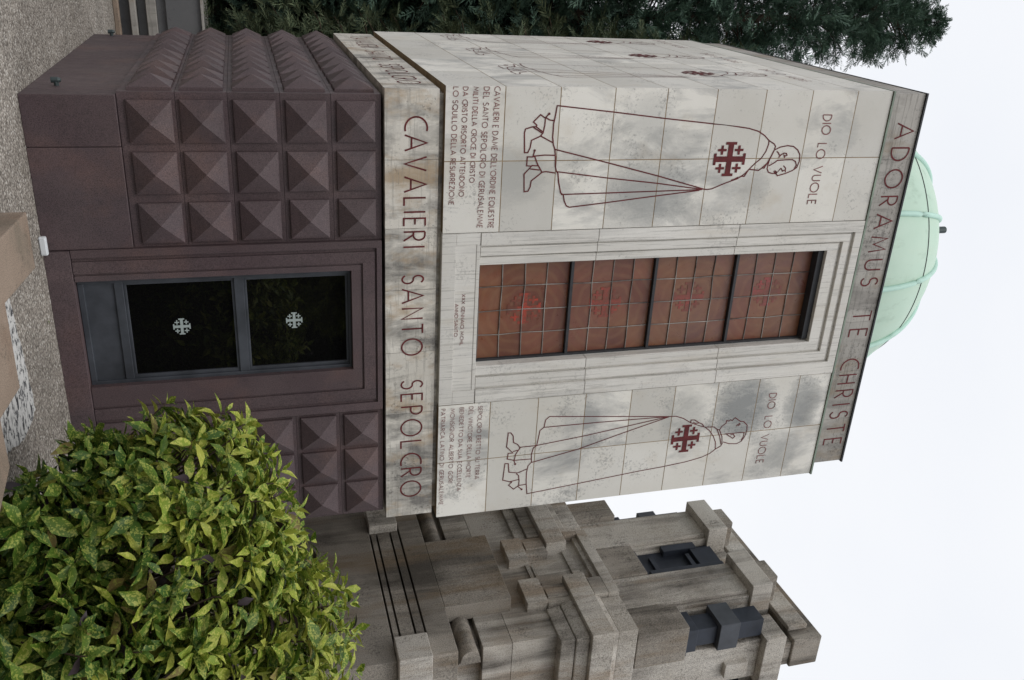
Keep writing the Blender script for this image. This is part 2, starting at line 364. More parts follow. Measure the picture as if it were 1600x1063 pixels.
M['joint'] = plain('joint_mortar', (0.27, 0.20, 0.125), 0.95, 0, 0.3, 6, 0.1)
M['bronze'] = plain('blue_grey_bronze', (0.060, 0.066, 0.078), 0.5, 0.25, 0.3, 4, 0.4)
M['dark_bronze'] = plain('dark_bronze', (0.030, 0.036, 0.050), 0.5, 0.3, 0.35, 5, 0.4)
M['green_bronze'] = plain('green_bronze', (0.045, 0.062, 0.064), 0.55, 0.3, 0.3, 20)
M['iron'] = plain('dark_iron', (0.035, 0.037, 0.042), 0.6, 0.3, 0.3, 20)
M['lead'] = plain('lead_came', (0.22, 0.205, 0.19), 0.6, 0.2, 0.95, 2.6)
M['white_plastic'] = plain('white_plastic', (0.62, 0.64, 0.66), 0.4, 0, 0.05, 5)
M['pale_mark'] = plain('etched_glass_mark', (0.30, 0.35, 0.34), 0.7, 0, 0.05, 20)
M['bark'] = plain('bark', (0.075, 0.055, 0.042), 0.95, 0, 0.4, 20, 0.1)
M['void'] = plain('dark_interior', (0.012, 0.012, 0.012), 0.9, 0, 0.1, 5, 0.1)

def copper():
    m, nt, b = new_mat('verdigris_copper')
    g = NT(nt)
    c = g.mix(g.ramp(g.noise(1.3, 5), [(0.3, 0.0), (0.7, 1.0)]), (0.44, 0.60, 0.49), (0.51, 0.655, 0.55))
    s = g.noise(1.0, 5, 0.6, vec=g.coord((7, 7, 0.7)))
    c = g.mix(g.math('MULTIPLY', g.ramp(s, [(0.5, 0.0), (0.75, 1.0)]), 0.35), c, (0.52, 0.62, 0.50))
    d = g.noise(3.0, 6, 0.7, vec=g.coord((1.6, 1.6, 0.5), (2, 4, 1)))
    c = g.mix(g.math('MULTIPLY', g.ramp(d, [(0.56, 0.0), (0.72, 1.0)]), 0.45), c, (0.26, 0.36, 0.28))
    c = g.mix(1.0, c, g.ramp(g.island(), [(0, 0.93), (1, 1.04)]), 'MULTIPLY')
    g.l(c, b.inputs['Base Color'])
    b.inputs['Roughness'].default_value = 0.6
    b.inputs['Specular IOR Level'].default_value = 0.3
    return m
M['copper'] = copper()
M['pale_copper'] = plain('pale_copper_rib', (0.45, 0.66, 0.575), 0.55, 0, 0.08, 6, 0.3)

def glass_dark():
    m, nt, b = new_mat('dark_door_glass')
    b.inputs['Base Color'].default_value = (0.004, 0.004, 0.004, 1)
    b.inputs['Roughness'].default_value = 0.02
    b.inputs['Specular IOR Level'].default_value = 0.5
    return m
M['glass'] = glass_dark()

def stained():
    m, nt, b = new_mat('brown_stained_glass')
    g = NT(nt)
    sep = g.n('ShaderNodeSeparateXYZ')
    g.l(g.tc.outputs['Object'], sep.inputs[0])
    dx = g.math('SUBTRACT', sep.outputs['X'], 2.08)
    dz = g.math('SUBTRACT', g.math('MODULO', g.math('SUBTRACT', sep.outputs['Z'], 3.54), 0.872), 0.436)
    r = g.math('POWER', g.math('ADD', g.math('MULTIPLY', dx, dx), g.math('MULTIPLY', dz, dz)), 0.5)
    lob = g.math('MULTIPLY', g.math('SINE', g.math('MULTIPLY', g.math('ARCTAN2', dx, dz), 8.0)), 0.7)
    ring = g.math('SINE', g.math('ADD', g.math('MULTIPLY', r, 62.0), lob))
    base = g.mix(g.island(), (0.125, 0.040, 0.024), (0.20, 0.072, 0.040))
    hue = g.noise(0.9, 3, 0.5)
    base = g.mix(g.ramp(hue, [(0.4, 0.0), (0.65, 0.6)]), base, (0.155, 0.082, 0.072))
    och = g.noise(1.7, 3, 0.5, vec=g.coord((1, 1, 1), (4, 2, 0.3)))
    base = g.mix(g.math('MULTIPLY', g.ramp(och, [(0.50, 0.0), (0.62, 1.0)]), 0.45), base, (0.21, 0.10, 0.045))
    c = g.mix(g.math('MULTIPLY', g.ramp(ring, [(0.15, 0.0), (0.85, 1.0)]), 0.26), base, (0.22, 0.115, 0.06))
    c = g.mix(0.25, c, g.ramp(g.noise(14, 5), [(0.3, 0.6), (0.7, 1.25)]), 'MULTIPLY')
    g.l(c, b.inputs['Base Color'])
    g.l(g.ramp(g.noise(9, 4), [(0.3, 0.25), (0.7, 0.5)]), b.inputs['Roughness'])
    g.bump(b, g.noise(16, 3), 0.12, 0.01)
    return m
M['stained'] = stained()
def red_glass(name, col):
    m, nt, b = new_mat(name)
    g = NT(nt)
    c = g.mix(g.ramp(g.noise(5.5, 4, 0.6), [(0.40, 0.0), (0.64, 1.0)]), (0.14, 0.045, 0.028), col)
    c = g.mix(g.ramp(g.noise(48, 4, 0.7), [(0.42, 0.75), (0.56, 0.0)]), c, (0.14, 0.048, 0.03))
    g.l(c, b.inputs['Base Color'])
    b.inputs['Roughness'].default_value = 0.4
    return m
RED_GLASS = [red_glass('red_orange_glass', (0.42, 0.042, 0.020)), red_glass('red_glass', (0.36, 0.040, 0.026)), red_glass('sky_washed_red_glass', (0.28, 0.045, 0.035)), red_glass('sky_washed_rose_glass', (0.30, 0.048, 0.048))]  # duller up the window: the sky's washed-out reflection is put into these colours

def gravel():
    m, nt, b = new_mat('gravel')
    g = NT(nt)
    v = g.n('ShaderNodeTexVoronoi')
    v.inputs['Scale'].default_value = 66
    g.l(g.tc.outputs['Object'], v.inputs['Vector'])
    hsv = g.n('ShaderNodeSeparateColor')
    g.l(v.outputs['Color'], hsv.inputs[0])
    c = g.ramp(hsv.outputs[0], [(0.0, (0.15, 0.13, 0.11)), (0.3, (0.26, 0.23, 0.20)), (0.65, (0.35, 0.315, 0.275)), (0.9, (0.46, 0.42, 0.37)), (1.0, (0.66, 0.63, 0.58))])
    big = g.noise(0.9, 5, 0.6)
    c = g.mix(1.0, c, g.ramp(big, [(0.3, 0.72), (0.7, 1.12)]), 'MULTIPLY')
    gap = g.ramp(v.outputs['Distance'], [(0.45, 1.0), (0.75, 0.35)])
    c = g.mix(0.7, c, gap, 'MULTIPLY')
    moss = g.noise(2.3, 6, 0.7)
    c = g.mix(g.math('MULTIPLY', g.ramp(moss, [(0.58, 0.0), (0.72, 1.0)]), 0.35), c, (0.12, 0.105, 0.075))
    g.l(c, b.inputs['Base Color'])
    b.inputs['Roughness'].default_value = 0.92
    b.inputs['Specular IOR Level'].default_value = 0.2
    h = g.math('SUBTRACT', 1.0, v.outputs['Distance'])
    g.bump(b, h, 0.8, 0.012)
    return m
M['gravel'] = gravel()

def mottled():
    m, nt, b = new_mat('black_and_white_marble')
    g = NT(nt)
    f = g.noise(17, 6, 0.72, vec=g.coord((0.8, 1.2, 1.0)), dist=0.5)
    c = g.ramp(f, [(0.40, (0.035, 0.035, 0.04)), (0.455, (0.12, 0.12, 0.125)), (0.49, (0.55, 0.545, 0.53)), (0.7, (0.62, 0.61, 0.60))])
    g.l(c, b.inputs['Base Color'])
    b.inputs['Roughness'].default_value = 0.8
    g.bump(b, f, 0.6, 0.02)
    return m
M['mottled'] = mottled()

def aucuba(name, stops, spot, spot_lo):
    m, nt, b = new_mat(name)
    g = NT(nt)
    isl = g.island()
    base = g.ramp(isl, [(0.0, (0.035, 0.024, 0.028)), (0.022, (0.035, 0.024, 0.028))] + stops)
    s = g.noise(85, 3, 0.6)
    big = g.noise(26, 3, 0.6)
    fac = g.math('MULTIPLY', g.ramp(g.math('ADD', g.math('MULTIPLY', s, 0.6), g.math('MULTIPLY', big, 0.4)), [(spot_lo, 0.0), (spot_lo + 0.05, 1.0)]), g.ramp(isl, [(0.03, 0.0), (0.06, 0.65), (1.0, 0.9)]))
    c = g.mix(fac, base, spot)
    c = g.mix(0.5, c, g.ramp(g.noise(9, 3), [(0.3, 0.7), (0.7, 1.3)]), 'MULTIPLY')
    g.l(c, b.inputs['Base Color'])
    b.inputs['Roughness'].default_value = 0.48
    b.inputs['Specular IOR Level'].default_value = 0.28
    tr = g.n('ShaderNodeBsdfTranslucent')
    g.l(c, tr.inputs['Color'])
    mx = g.n('ShaderNodeMixShader')
    mx.inputs['Fac'].default_value = 0.2
    g.l(b.outputs[0], mx.inputs[1])
    g.l(tr.outputs[0], mx.inputs[2])
    g.l(mx.outputs[0], nt.nodes['Material Output'].inputs['Surface'])
    return m
M['aucuba'] = aucuba('old_aucuba_leaf', [(0.03, (0.026, 0.068, 0.010)), (0.5, (0.052, 0.110, 0.015)), (0.965, (0.10, 0.165, 0.022)), (0.975, (0.19, 0.15, 0.05)), (1.0, (0.22, 0.17, 0.06))], (0.34, 0.37, 0.08), 0.515)
M['aucuba_young'] = aucuba('young_aucuba_leaf', [(0.03, (0.060, 0.125, 0.014)), (0.4, (0.125, 0.20, 0.022)), (0.8, (0.24, 0.305, 0.035)), (1.0, (0.38, 0.40, 0.070))], (0.48, 0.48, 0.11), 0.50)

def conifer_mat(name, a, b_, c_):
    m, nt, b = new_mat(name)
    g = NT(nt)
    isl = g.island()
    c = g.ramp(isl, [(0.0, a), (0.6, b_), (1.0, c_)])
    c = g.mix(0.6, c, g.ramp(g.noise(1.6, 4), [(0.3, 0.6), (0.7, 1.35)]), 'MULTIPLY')
    g.l(c, b.inputs['Base Color'])
    b.inputs['Roughness'].default_value = 0.65
    b.inputs['Specular IOR Level'].default_value = 0.25
    return m
M['cypress'] = conifer_mat('blue_green_scale_foliage', (0.040, 0.072, 0.056), (0.075, 0.13, 0.094), (0.12, 0.19, 0.135))
M['cypress_olive'] = conifer_mat('olive_scale_foliage', (0.042, 0.060, 0.032), (0.075, 0.10, 0.055), (0.125, 0.145, 0.078))
M['evergreen'] = conifer_mat('dark_evergreen_foliage', (0.010, 0.019, 0.012), (0.017, 0.034, 0.017), (0.034, 0.060, 0.026))
M['hedge'] = conifer_mat('mid_green_foliage', (0.10, 0.13, 0.025), (0.19, 0.22, 0.04), (0.32, 0.34, 0.08))

# ------------------------------------------------------------------ engraved lettering: one stroke alphabet
def arc(cx, cz, rx, rz, a0, a1, n=14):
    return [(cx + rx * math.cos(R_(a0 + (a1 - a0) * i / n)), cz + rz * math.sin(R_(a0 + (a1 - a0) * i / n))) for i in range(n + 1)]
GL = {
 'A': (0.80, [[(0, 0), (0.40, 1), (0.80, 0)], [(0.13, 0.30), (0.67, 0.30)]]),
 'B': (0.50, [[(0, 0), (0, 1)], [(0, 1)] + arc(0.22, 0.77, 0.23, 0.23, 90, -90) + [(0, 0.54)], [(0, 0.54)] + arc(0.24, 0.27, 0.26, 0.27, 90, -90) + [(0, 0)]]),
 'C': (0.62, [arc(0.60, 0.5, 0.58, 0.5, 75, 285, 20)]),
 'D': (0.68, [[(0, 0), (0, 1)], [(0, 1)] + arc(0.15, 0.5, 0.52, 0.5, 90, -90, 18) + [(0, 0)]]),
 'E': (0.42, [[(0.42, 1), (0, 1), (0, 0), (0.42, 0)], [(0, 0.52), (0.34, 0.52)]]),
 'F': (0.42, [[(0.42, 1), (0, 1), (0, 0)], [(0, 0.52), (0.34, 0.52)]]),
 'G': (0.68, [arc(0.56, 0.5, 0.54, 0.5, 70, 290, 20), [(0.44, 0.46), (0.66, 0.46), (0.66, 0.06)]]),
 'H': (0.58, [[(0, 0), (0, 1)], [(0.58, 0), (0.58, 1)], [(0, 0.52), (0.58, 0.52)]]),
 'I': (0.04, [[(0.02, 0), (0.02, 1)]]),
 'L': (0.42, [[(0, 1), (0, 0), (0.42, 0)]]),
 'M': (0.86, [[(0, 0), (0.12, 1), (0.43, 0.22), (0.74, 1), (0.86, 0)]]),
 'N': (0.60, [[(0, 0), (0, 1), (0.60, 0), (0.60, 1)]]),
 'O': (0.98, [arc(0.49, 0.5, 0.49, 0.5, 0, 360, 30)]),
 'P': (0.46, [[(0, 0), (0, 1)], [(0, 1)] + arc(0.20, 0.73, 0.26, 0.27, 90, -90) + [(0, 0.46)]]),
 'Q': (0.98, [arc(0.49, 0.5, 0.49, 0.5, 0, 360, 28), [(0.58, 0.25), (0.95, -0.08)]]),
 'R': (0.50, [[(0, 0), (0, 1)], [(0, 1)] + arc(0.20, 0.73, 0.27, 0.27, 90, -90) + [(0, 0.46)], [(0.16, 0.46), (0.50, 0)]]),
 'S': (0.46, [arc(0.235, 0.755, 0.21, 0.245, 35, 250, 14) + arc(0.225, 0.265, 0.235, 0.265, 75, -150, 14)]),
 'T': (0.56, [[(0, 1), (0.56, 1)], [(0.28, 1), (0.28, 0)]]),
 'U': (0.58, [[(0, 1)] + arc(0.29, 0.30, 0.29, 0.30, 180, 360, 14) + [(0.58, 1)]]),
 'V': (0.72, [[(0, 1), (0.36, 0), (0.72, 1)]]),
 'X': (0.62, [[(0, 0), (0.62, 1)], [(0, 1), (0.62, 0)]]),
 'Z': (0.56, [[(0, 1), (0.56, 1), (0, 0), (0.56, 0)]]),
 "'": (0.06, [[(0.04, 1), (0.02, 0.78)]]),
}
def write(mb, txt, x0, z0, x1, z1, h, fn, w=0.016, gap=0.24, space=0.46):
    tot = 0
    for i, ch in enumerate(txt):
        tot += space if ch == ' ' else GL[ch][0] + (gap if i < len(txt) - 1 else 0)
    sx = (x1 - x0) / tot
    u = 0
    for ch in txt:
        if ch == ' ':
            u += space
            continue
        gw, strokes = GL[ch]
        for st in strokes:
            pts = []
            for a, b in st:
                uu = u + a
                pts.append((x0 + uu * sx, z0 + (z1 - z0) * uu / tot + b * h))
            mb.ribbon(pts, w, fn, closed=(ch in 'OQ' and len(st) > 20))
        u += gw + gap

def potent_cross(mb, cx, cz, hw, hh, fn):
    """cross potent with four small crosses between its arms"""
    def rect(a0, a1, b0, b1):
        mb.poly([(cx + a0 * hw, cz + b0 * hh), (cx + a1 * hw, cz + b0 * hh), (cx + a1 * hw, cz + b1 * hh), (cx + a0 * hw, cz + b1 * hh)], fn)
    t = 0.165
    rect(-t, t, -0.84, 0.84)
    rect(-0.84, -t, -t, t); rect(t, 0.84, -t, t)
    rect(-0.34, 0.34, 0.84, 1.0); rect(-0.34, 0.34, -1.0, -0.84)
    rect(-1.0, -0.84, -0.34, 0.34); rect(0.84, 1.0, -0.34, 0.34)
    for a in (-1, 1):
        for b in (-1, 1):
            x, z, s, q = a * 0.53, b * 0.53, 0.27, 0.07
            rect(x - q, x + q, z - s, z + s)
            rect(x - s, x - q, z - q, z + q); rect(x + q, x + s, z - q, z + q)

# ------------------------------------------------------------------ the ground
g_ = MB()
n_ = 24
for i in range(n_):
    for j in range(n_):
        def cc(k): 
            t = (k / n_ - 0.5) * 2
            return math.copysign(abs(t) ** 3, t) * 400
        x0, x1, y0, y1 = cc(i), cc(i + 1), cc(j), cc(j + 1)
        g_.add([(x0, y0, 0), (x1, y0, 0), (x1, y1, 0), (x0, y1, 0)], [(0, 1, 2, 3)])
gr = g_.build('ground', M['gravel'])
gr['kind'] = 'structure'

# ------------------------------------------------------------------ the knights' mausoleum
W, D = 4.20, 4.27
MAU = thing('mausoleum', (2.1, 2.13, 0), 'white marble tomb with purple studded base, engraved knights and green dome', 'mausoleum')
front = lambda off: (lambda u, v: (u, -off, v))

# plinth
b = MB()
PX0, PX1, PY = 0.105, 4.06, 0.045
def plinth_block(x0, x1, y0, y1): b.box(x0, x1, y0, y1, 0, 0.655)
for x0, x1 in ((PX0, 0.492), (0.496, 1.300), (2.936, 3.50), (3.504, PX1)):
    plinth_block(x0, x1, PY, 0.30)
for y0, y1 in ((0.304, 1.05), (1.054, 2.2), (2.204, 3.2), (3.204, 4.16)):
    plinth_block(PX0, 0.40, y0, y1)
    plinth_block(3.8, PX1, y0, y1)
b.box(1.300, 2.936, 0.32, 0.60, 0, 0.185)
plinth = b.build('plinth', M['porphyry'], MAU, bevel=0.006)
for yy in (0.445, 4.03):
    b = MB()
    b.tube([(0.105, yy, 0.20), (0.072, yy, 0.20)], 0.018, 10)
    b.tube([(0.062, yy, 0.165), (0.062, yy, 0.215), (0.062, yy, 0.235)], [0.022, 0.022, 0.012], 12)
    b.build('bronze_fitting', M['green_bronze'], MAU)

# lower wall: framed field of pyramid studs in courses
b = MB()
LX0, LX1, LY0, LY1 = 0.085, 4.085, 0.075, 4.20
rows = [(0.722, 1.050), (1.098, 1.424), (1.488, 1.814), (1.884, 2.205), (2.276, 2.592)]
zc = [0.659, 1.072, 1.453, 1.847, 2.240, 2.640]
jit = random.Random(2)
def stud(u0, u1, v0, v1, fn, hgt=0.082, base=0.024):
    """fn(u, v, out)"""
    j = lambda: jit.uniform(-0.0025, 0.0025)
    u0, u1, v0, v1 = u0 + j(), u1 + j(), v0 + j(), v1 + j()
    uc, vc, hgt = (u0 + u1) / 2 + j(), (v0 + v1) / 2 + j(), hgt + 2 * j()
    r = 0.004
    vs = [fn(u0, v0, -0.01), fn(u1, v0, -0.01), fn(u1, v1, -0.01), fn(u0, v1, -0.01),
          fn(u0 + r, v0 + r, base), fn(u1 - r, v0 + r, base), fn(u1 - r, v1 - r, base), fn(u0 + r, v1 - r, base), fn(uc, vc, hgt + base)]
    b.add(vs, [(0, 1, 5, 4), (1, 2, 6, 5), (2, 3, 7, 6), (3, 0, 4, 7), (4, 5, 8), (5, 6, 8), (6, 7, 8), (7, 4, 8)])
ff = lambda u, v, o: (u, LY0 - o, v)
fl = lambda u, v, o: (LX0 - o, v if False else u, v)
cols_l = [(0.135, 0.472), (0.535, 0.872), (0.936, 1.271)]
cols_r = [(2.975, 3.315), (3.350, 3.690), (3.715, 4.055)]
for k in range(5):
    # courses are separate stones with hairline joints
    b.box(LX0, 1.300, LY0, 0.35, zc[k] + 0.0015, zc[k + 1] - 0.0015)
    b.box(2.936, LX1, LY0, 0.35, zc[k] + 0.0015, zc[k + 1] - 0.0015)
    b.box(LX0, 0.40, 0.353, LY1, zc[k] + 0.0015, zc[k + 1] - 0.0015)
    b.box(3.8, LX1, 0.353, LY1, zc[k] + 0.0015, zc[k + 1] - 0.0015)
    v0, v1 = rows[k]
    for u0, u1 in cols_l + cols_r:
        stud(u0, u1, v0, v1, ff)
    for j in range(10):
        u0 = 0.145 + j * 0.405
        stud(u0, u0 + 0.335, v0, v1, fl)
b.box(0.41, 3.79, 4.0, 4.19, 0.0, 2.64)
b.build('lower_wall', M['porphyry'], MAU)

# door surround of stepped fasciae, with a block under it
b = MB()
def nested(x0, x1, z0, z1, steps, yback, bottom=False):
    """steps: (inset left, right, top, y of its face); the last inset is the opening"""
    for i in range(len(steps) - 1):
        l, r, t, y = steps[i]
        l2, r2, t2, y2 = steps[i + 1]
        b.box(x0 + l, x0 + l2, y, yback, z0, z1 - t)
        b.box(x1 - r2, x1 - r, y, yback, z0, z1 - t)
        b.box(x0 + l2, x1 - r2, y, yback, z1 - t2, z1 - t)
nested(1.302, 2.934, 0.190, 2.632, [(0, 0, 0, 0.030), (0.065, 0.075, 0.045, 0.052), (0.098, 0.108, 0.062, 0.036), (0.200, 0.215, 0.165, 0.054), (0.218, 0.23, 0.182, 0.046), (0.268, 0.42, 0.262, 0.1)], 0.33)
b.box(1.306, 2.932, 0.020, 0.315, 0.0, 0.186)
b.build('door_surround', M['porphyry'], MAU, bevel=0.003)

# bronze and glass door
OX0, OX1, OZ0, OZ1 = 1.570, 2.514, 0.190, 2.370
DY = 0.125
b = MB()
b.box(OX0, 1.612, DY - 0.02, DY + 0.06, OZ0, OZ1)
b.box(2.486, OX1 + 0.02, DY - 0.02, DY + 0.06, OZ0, OZ1)
b.box(1.612, 2.486, DY - 0.02, DY + 0.06, 2.345, OZ1)
b.box(1.612, 2.486, DY - 0.02, DY + 0.06, OZ0, 0.235)
b.box(1.612, 2.486, DY - 0.012, DY + 0.05, 0.462, 0.53)
b.box(1.612, 2.486, DY - 0.012, DY + 0.05, 1.395, 1.475)
for z0, z1 in ((0.53, 1.395), (1.475, 2.345)):
    b.box(1.612, 1.640, DY + 0.002, DY + 0.05, z0, z1)
    b.box(2.458, 2.486, DY + 0.002, DY + 0.05, z0, z1)
    b.box(1.640, 2.458, DY + 0.002, DY + 0.05, z0, z0 + 0.022)
    b.box(1.640, 2.458, DY + 0.002, DY + 0.05, z1 - 0.022, z1)
door = b.build('door', M['bronze'], MAU, bevel=0.004)
b = MB(); b.box(1.612, 2.486, DY + 0.004, DY + 0.03, 0.235, 0.462)
b.build('kick_panel', M['bronze'], door)
for z0, z1, ez in ((0.552, 1.373, 0.947), (1.497, 2.323, 1.877)):
    b = MB(); b.box(1.640, 2.458, DY + 0.022, DY + 0.032, z0, z1)
    b.build('glass_pane', M['glass'], door)
    b = MB(); potent_cross(b, 2.042, ez, 0.074, 0.070, front(-(DY + 0.020)))
    b.build('emblem', M['pale_mark'], door)
b = MB(); b.box(0.42, 3.78, 0.36, 0.40, 0.0, 2.64)
b.build('inner_wall', M['void'], MAU)

# frieze course with the big inscription
b = MB()
FX0, FX1, FY0, FY1, FZ0, FZ1 = 0.030, 4.155, 0.030, 4.225, 2.662, 3.112
jx = [FX0, 0.610, 1.203, 1.768, 2.374, 3.006, 3.70, FX1]
for i in range(7):
    b.box(jx[i] + 0.002, jx[i + 1] - 0.002, FY0, 0.26, FZ0, FZ1)
jy = [0.262, 0.95, 1.6, 2.3, 3.0, 3.65, FY1]
for i in range(6):
    b.box(FX0, 0.28, jy[i] + 0.002, jy[i + 1] - 0.002, FZ0, FZ1)
    b.box(3.9, FX1, jy[i] + 0.002, jy[i + 1] - 0.002, FZ0, FZ1)
b.box(0.075, 4.11, 0.075, 4.18, 2.70, 3.155)
frieze = b.build('frieze', M['frieze'], MAU)
for t in FRIEZE_TEXT:
    b = MB()
    write(b, *t, front(-(FY0 - 0.002)), w=0.0150, gap=0.33)
    b.build('lettering', M['paint'], frieze)
sidefn = lambda x: (lambda u, v: (x - 0.002, FY1 - u, v))
for t, u0, u1 in (('CAVALIERI', 0.35, 1.45), ('SANTO', 1.72, 2.45), ('SEPOLCRO', 2.75, 3.95)):
    b = MB()
    b.nv = Vector((-1, 0, 0))
    write(b, t, u0, 2.82, u1, 2.82, 0.19, sidefn(FX0), w=0.0150, gap=0.33)
    b.build('lettering', M['paint'], frieze)

# upper wall: thin marble slabs on a core
b = MB()
zj = [3.152, 3.661, 4.146, 4.640, 5.130, 5.612, 6.100, 6.580, 7.060, 7.441]
hg = 0.0042
for i in range(9):
    z0, z1 = zj[i] + hg, zj[i + 1] - hg
    for x0, x1 in ((0.0, 0.621), (0.621, 1.252), (2.941, 3.575), (3.575, W)):
        b.box(x0 + (hg if x0 else 0), x1 - (hg if x1 < W else 0), 0.0, 0.035, z0, z1)
    ys = [0.037, 0.85, 1.70, 2.55, 3.40, D]
    for j in range(5):
        b.box(0.0, 0.035, ys[j] + (hg if j else 0), ys[j + 1] - hg, z0, z1)
        b.box(W - 0.035, W, ys[j] + (hg if j else 0), ys[j + 1] - hg, z0, z1)
    b.box(0.04, W - 0.04, D - 0.035, D, z0, z1)
upper = b.build('upper_wall', M['marble'], MAU)
b = MB()
b.box(0.0015, 1.248, 0.0015, 0.34, 3.156, 7.44)
b.box(2.945, W - 0.0015, 0.0015, 0.34, 3.156, 7.44)
b.box(0.0015, 0.34, 0.342, D - 0.004, 3.156, 7.44)
b.box(W - 0.34, W - 0.004, 0.342, D - 0.004, 3.156, 7.44)
b.build('mortar_core', M['joint'], upper)
for k in range(2):
    b = MB()
    for line in FIGURE_LINES[k]: b.ribbon(line, 0.0108 if k == 0 else 0.0092, front(0.002))
    for u, v in SPUR_DOTS[2 * k:2 * k + 2]:
        b.poly([(u + 0.011 * math.cos(t * 0.785), v + 0.011 * math.sin(t * 0.785)) for t in range(8)], front(0.0045))
    b.build('engraved_figure', M['paint'], upper)
    b = MB(); potent_cross(b, *WALL_CROSSES[k][:2], WALL_CROSSES[k][2], WALL_CROSSES[k][3], front(0.0042))
    b.build('emblem', M['paint'], upper)
for grp, wd in ((WALL_TEXT[0:5], 0.0060), (WALL_TEXT[5:10], 0.0050), (WALL_TEXT[10:13], 0.0100), (WALL_TEXT[13:16], 0.0085)):
    for t in grp:
        b = MB()
        write(b, *t, front(0.002), w=wd)
        b.build('inscription', M['paint_thin'], upper)
for yc in (0.994, 2.357, 3.725):
    sfn = lambda u, v, yc=yc: (-0.002, yc - (u - 0.624), v + 0.085)
    b = MB(); b.nv = Vector((-1, 0, 0))
    for line in FIGURE_LINES[0]: b.ribbon([(max(0.17, u) if yc > 3.5 else u, v) for u, v in line], 0.009, sfn)
    b.build('engraved_figure', M['paint'], upper)
    b = MB(); potent_cross(b, 0.624, 5.823, 0.158, 0.162, lambda u, v: tuple(Vector(sfn(u, v)) + Vector((-0.0022, 0, 0))))
    b.build('emblem', M['paint'], upper)
    for t in WALL_TEXT[10:13]:
        b = MB(); b.nv = Vector((-1, 0, 0))
        write(b, *t, sfn, w=0.009)
        b.build('inscription', M['paint_thin'], upper)

# stepped window surround of travertine
b = MB()
WX0, WX1, WZ0, WZ1 = 1.254, 2.938, 3.152, 7.438
GX0, GX1, GZ0, GZ1 = 1.560, 2.560, 3.495, 7.085
steps_l = [(0.0, -0.010), (0.115, 0.020), (0.135, 0.004), (0.215, 0.034), (0.232, 0.018), (GX0 - WX0, 0.0)]
steps_t = [0.0, 0.09, 0.125, 0.20, 0.235, WZ1 - GZ1]
steps_r = [(0.0, -0.010), (0.14, 0.020), (0.16, 0.004), (0.26, 0.034), (0.28, 0.018), (WX1 - GX1, 0.0)]
def surround(z0, z1, top):
    for i in range(5):
        l, y = steps_l[i]; l2 = steps_l[i + 1][0]
        r = steps_r[i][0]; r2 = steps_r[i + 1][0]
        t, t2 = steps_t[i], steps_t[i + 1]
        zz = (z1 - t) if top else z1
        b.box(WX0 + l, WX0 + l2, y, 0.30, z0, zz)
        b.box(WX1 - r2, WX1 - r, y, 0.30, z0, zz)
        if top: b.box(WX0 + l2, WX1 - r2, y, 0.30, z1 - t2, z1 - t)
surround(3.502, 4.606, False)
surround(4.610, 6.038, False)
surround(6.042, WZ1, True)
# sill stone with returned steps
b.box(WX0, WX1, -0.004, 0.30, WZ0, 3.28)
b.box(WX0, 1.36, -0.004, 0.30, 3.28, 3.498)
b.box(2.80, WX1, -0.004, 0.30, 3.28, 3.498)
b.box(1.36, 2.80, 0.004, 0.30, 3.28, GZ0 - 0.03)
b.box(1.36, 2.80, 0.000, 0.30, GZ0 - 0.03, GZ0 + 0.003)
sur = b.build('window_surround', M['travertine'], MAU, bevel=0.004)
for t in SILL_TEXT:
    b = MB()
    write(b, *t, front(-0.002), w=0.005)
    b.build('inscription', M['paint_thin'], sur)

# leaded window
GY = 0.150
b = MB()
b.box(GX0, GX0 + 0.016, GY - 0.03, GY + 0.03, GZ0, GZ1)
b.box(GX1 - 0.022, GX1, GY - 0.035, GY + 0.03, GZ0, GZ1)
b.box(GX0 + 0.016, GX1 - 0.022, GY - 0.03, GY + 0.03, GZ0 + 0.004, GZ0 + 0.02)
b.box(GX0 + 0.016, GX1 - 0.022, GY - 0.09, GY + 0.03, GZ1 - 0.065, GZ1)  # frame head, enlarged so its dark iron stands in for the soffit's shade
win = b.build('window', M['iron'], MAU)
sec = [3.515, 4.428, 5.284, 6.155, 7.035]
for zb in sec[1:4]:
    b = MB(); b.box(GX0 + 0.016, GX1 - 0.022, GY - 0.040, GY, zb - 0.014, zb + 0.014)
    b.build('saddle_bar', M['iron'], win)
px = [1.576, 1.825, 2.064, 2.302, 2.538]
rr = random.Random(4)
em = [(2.055, 3.985), (2.038, 4.80), (2.030, 5.69), (2.020, 6.565)]
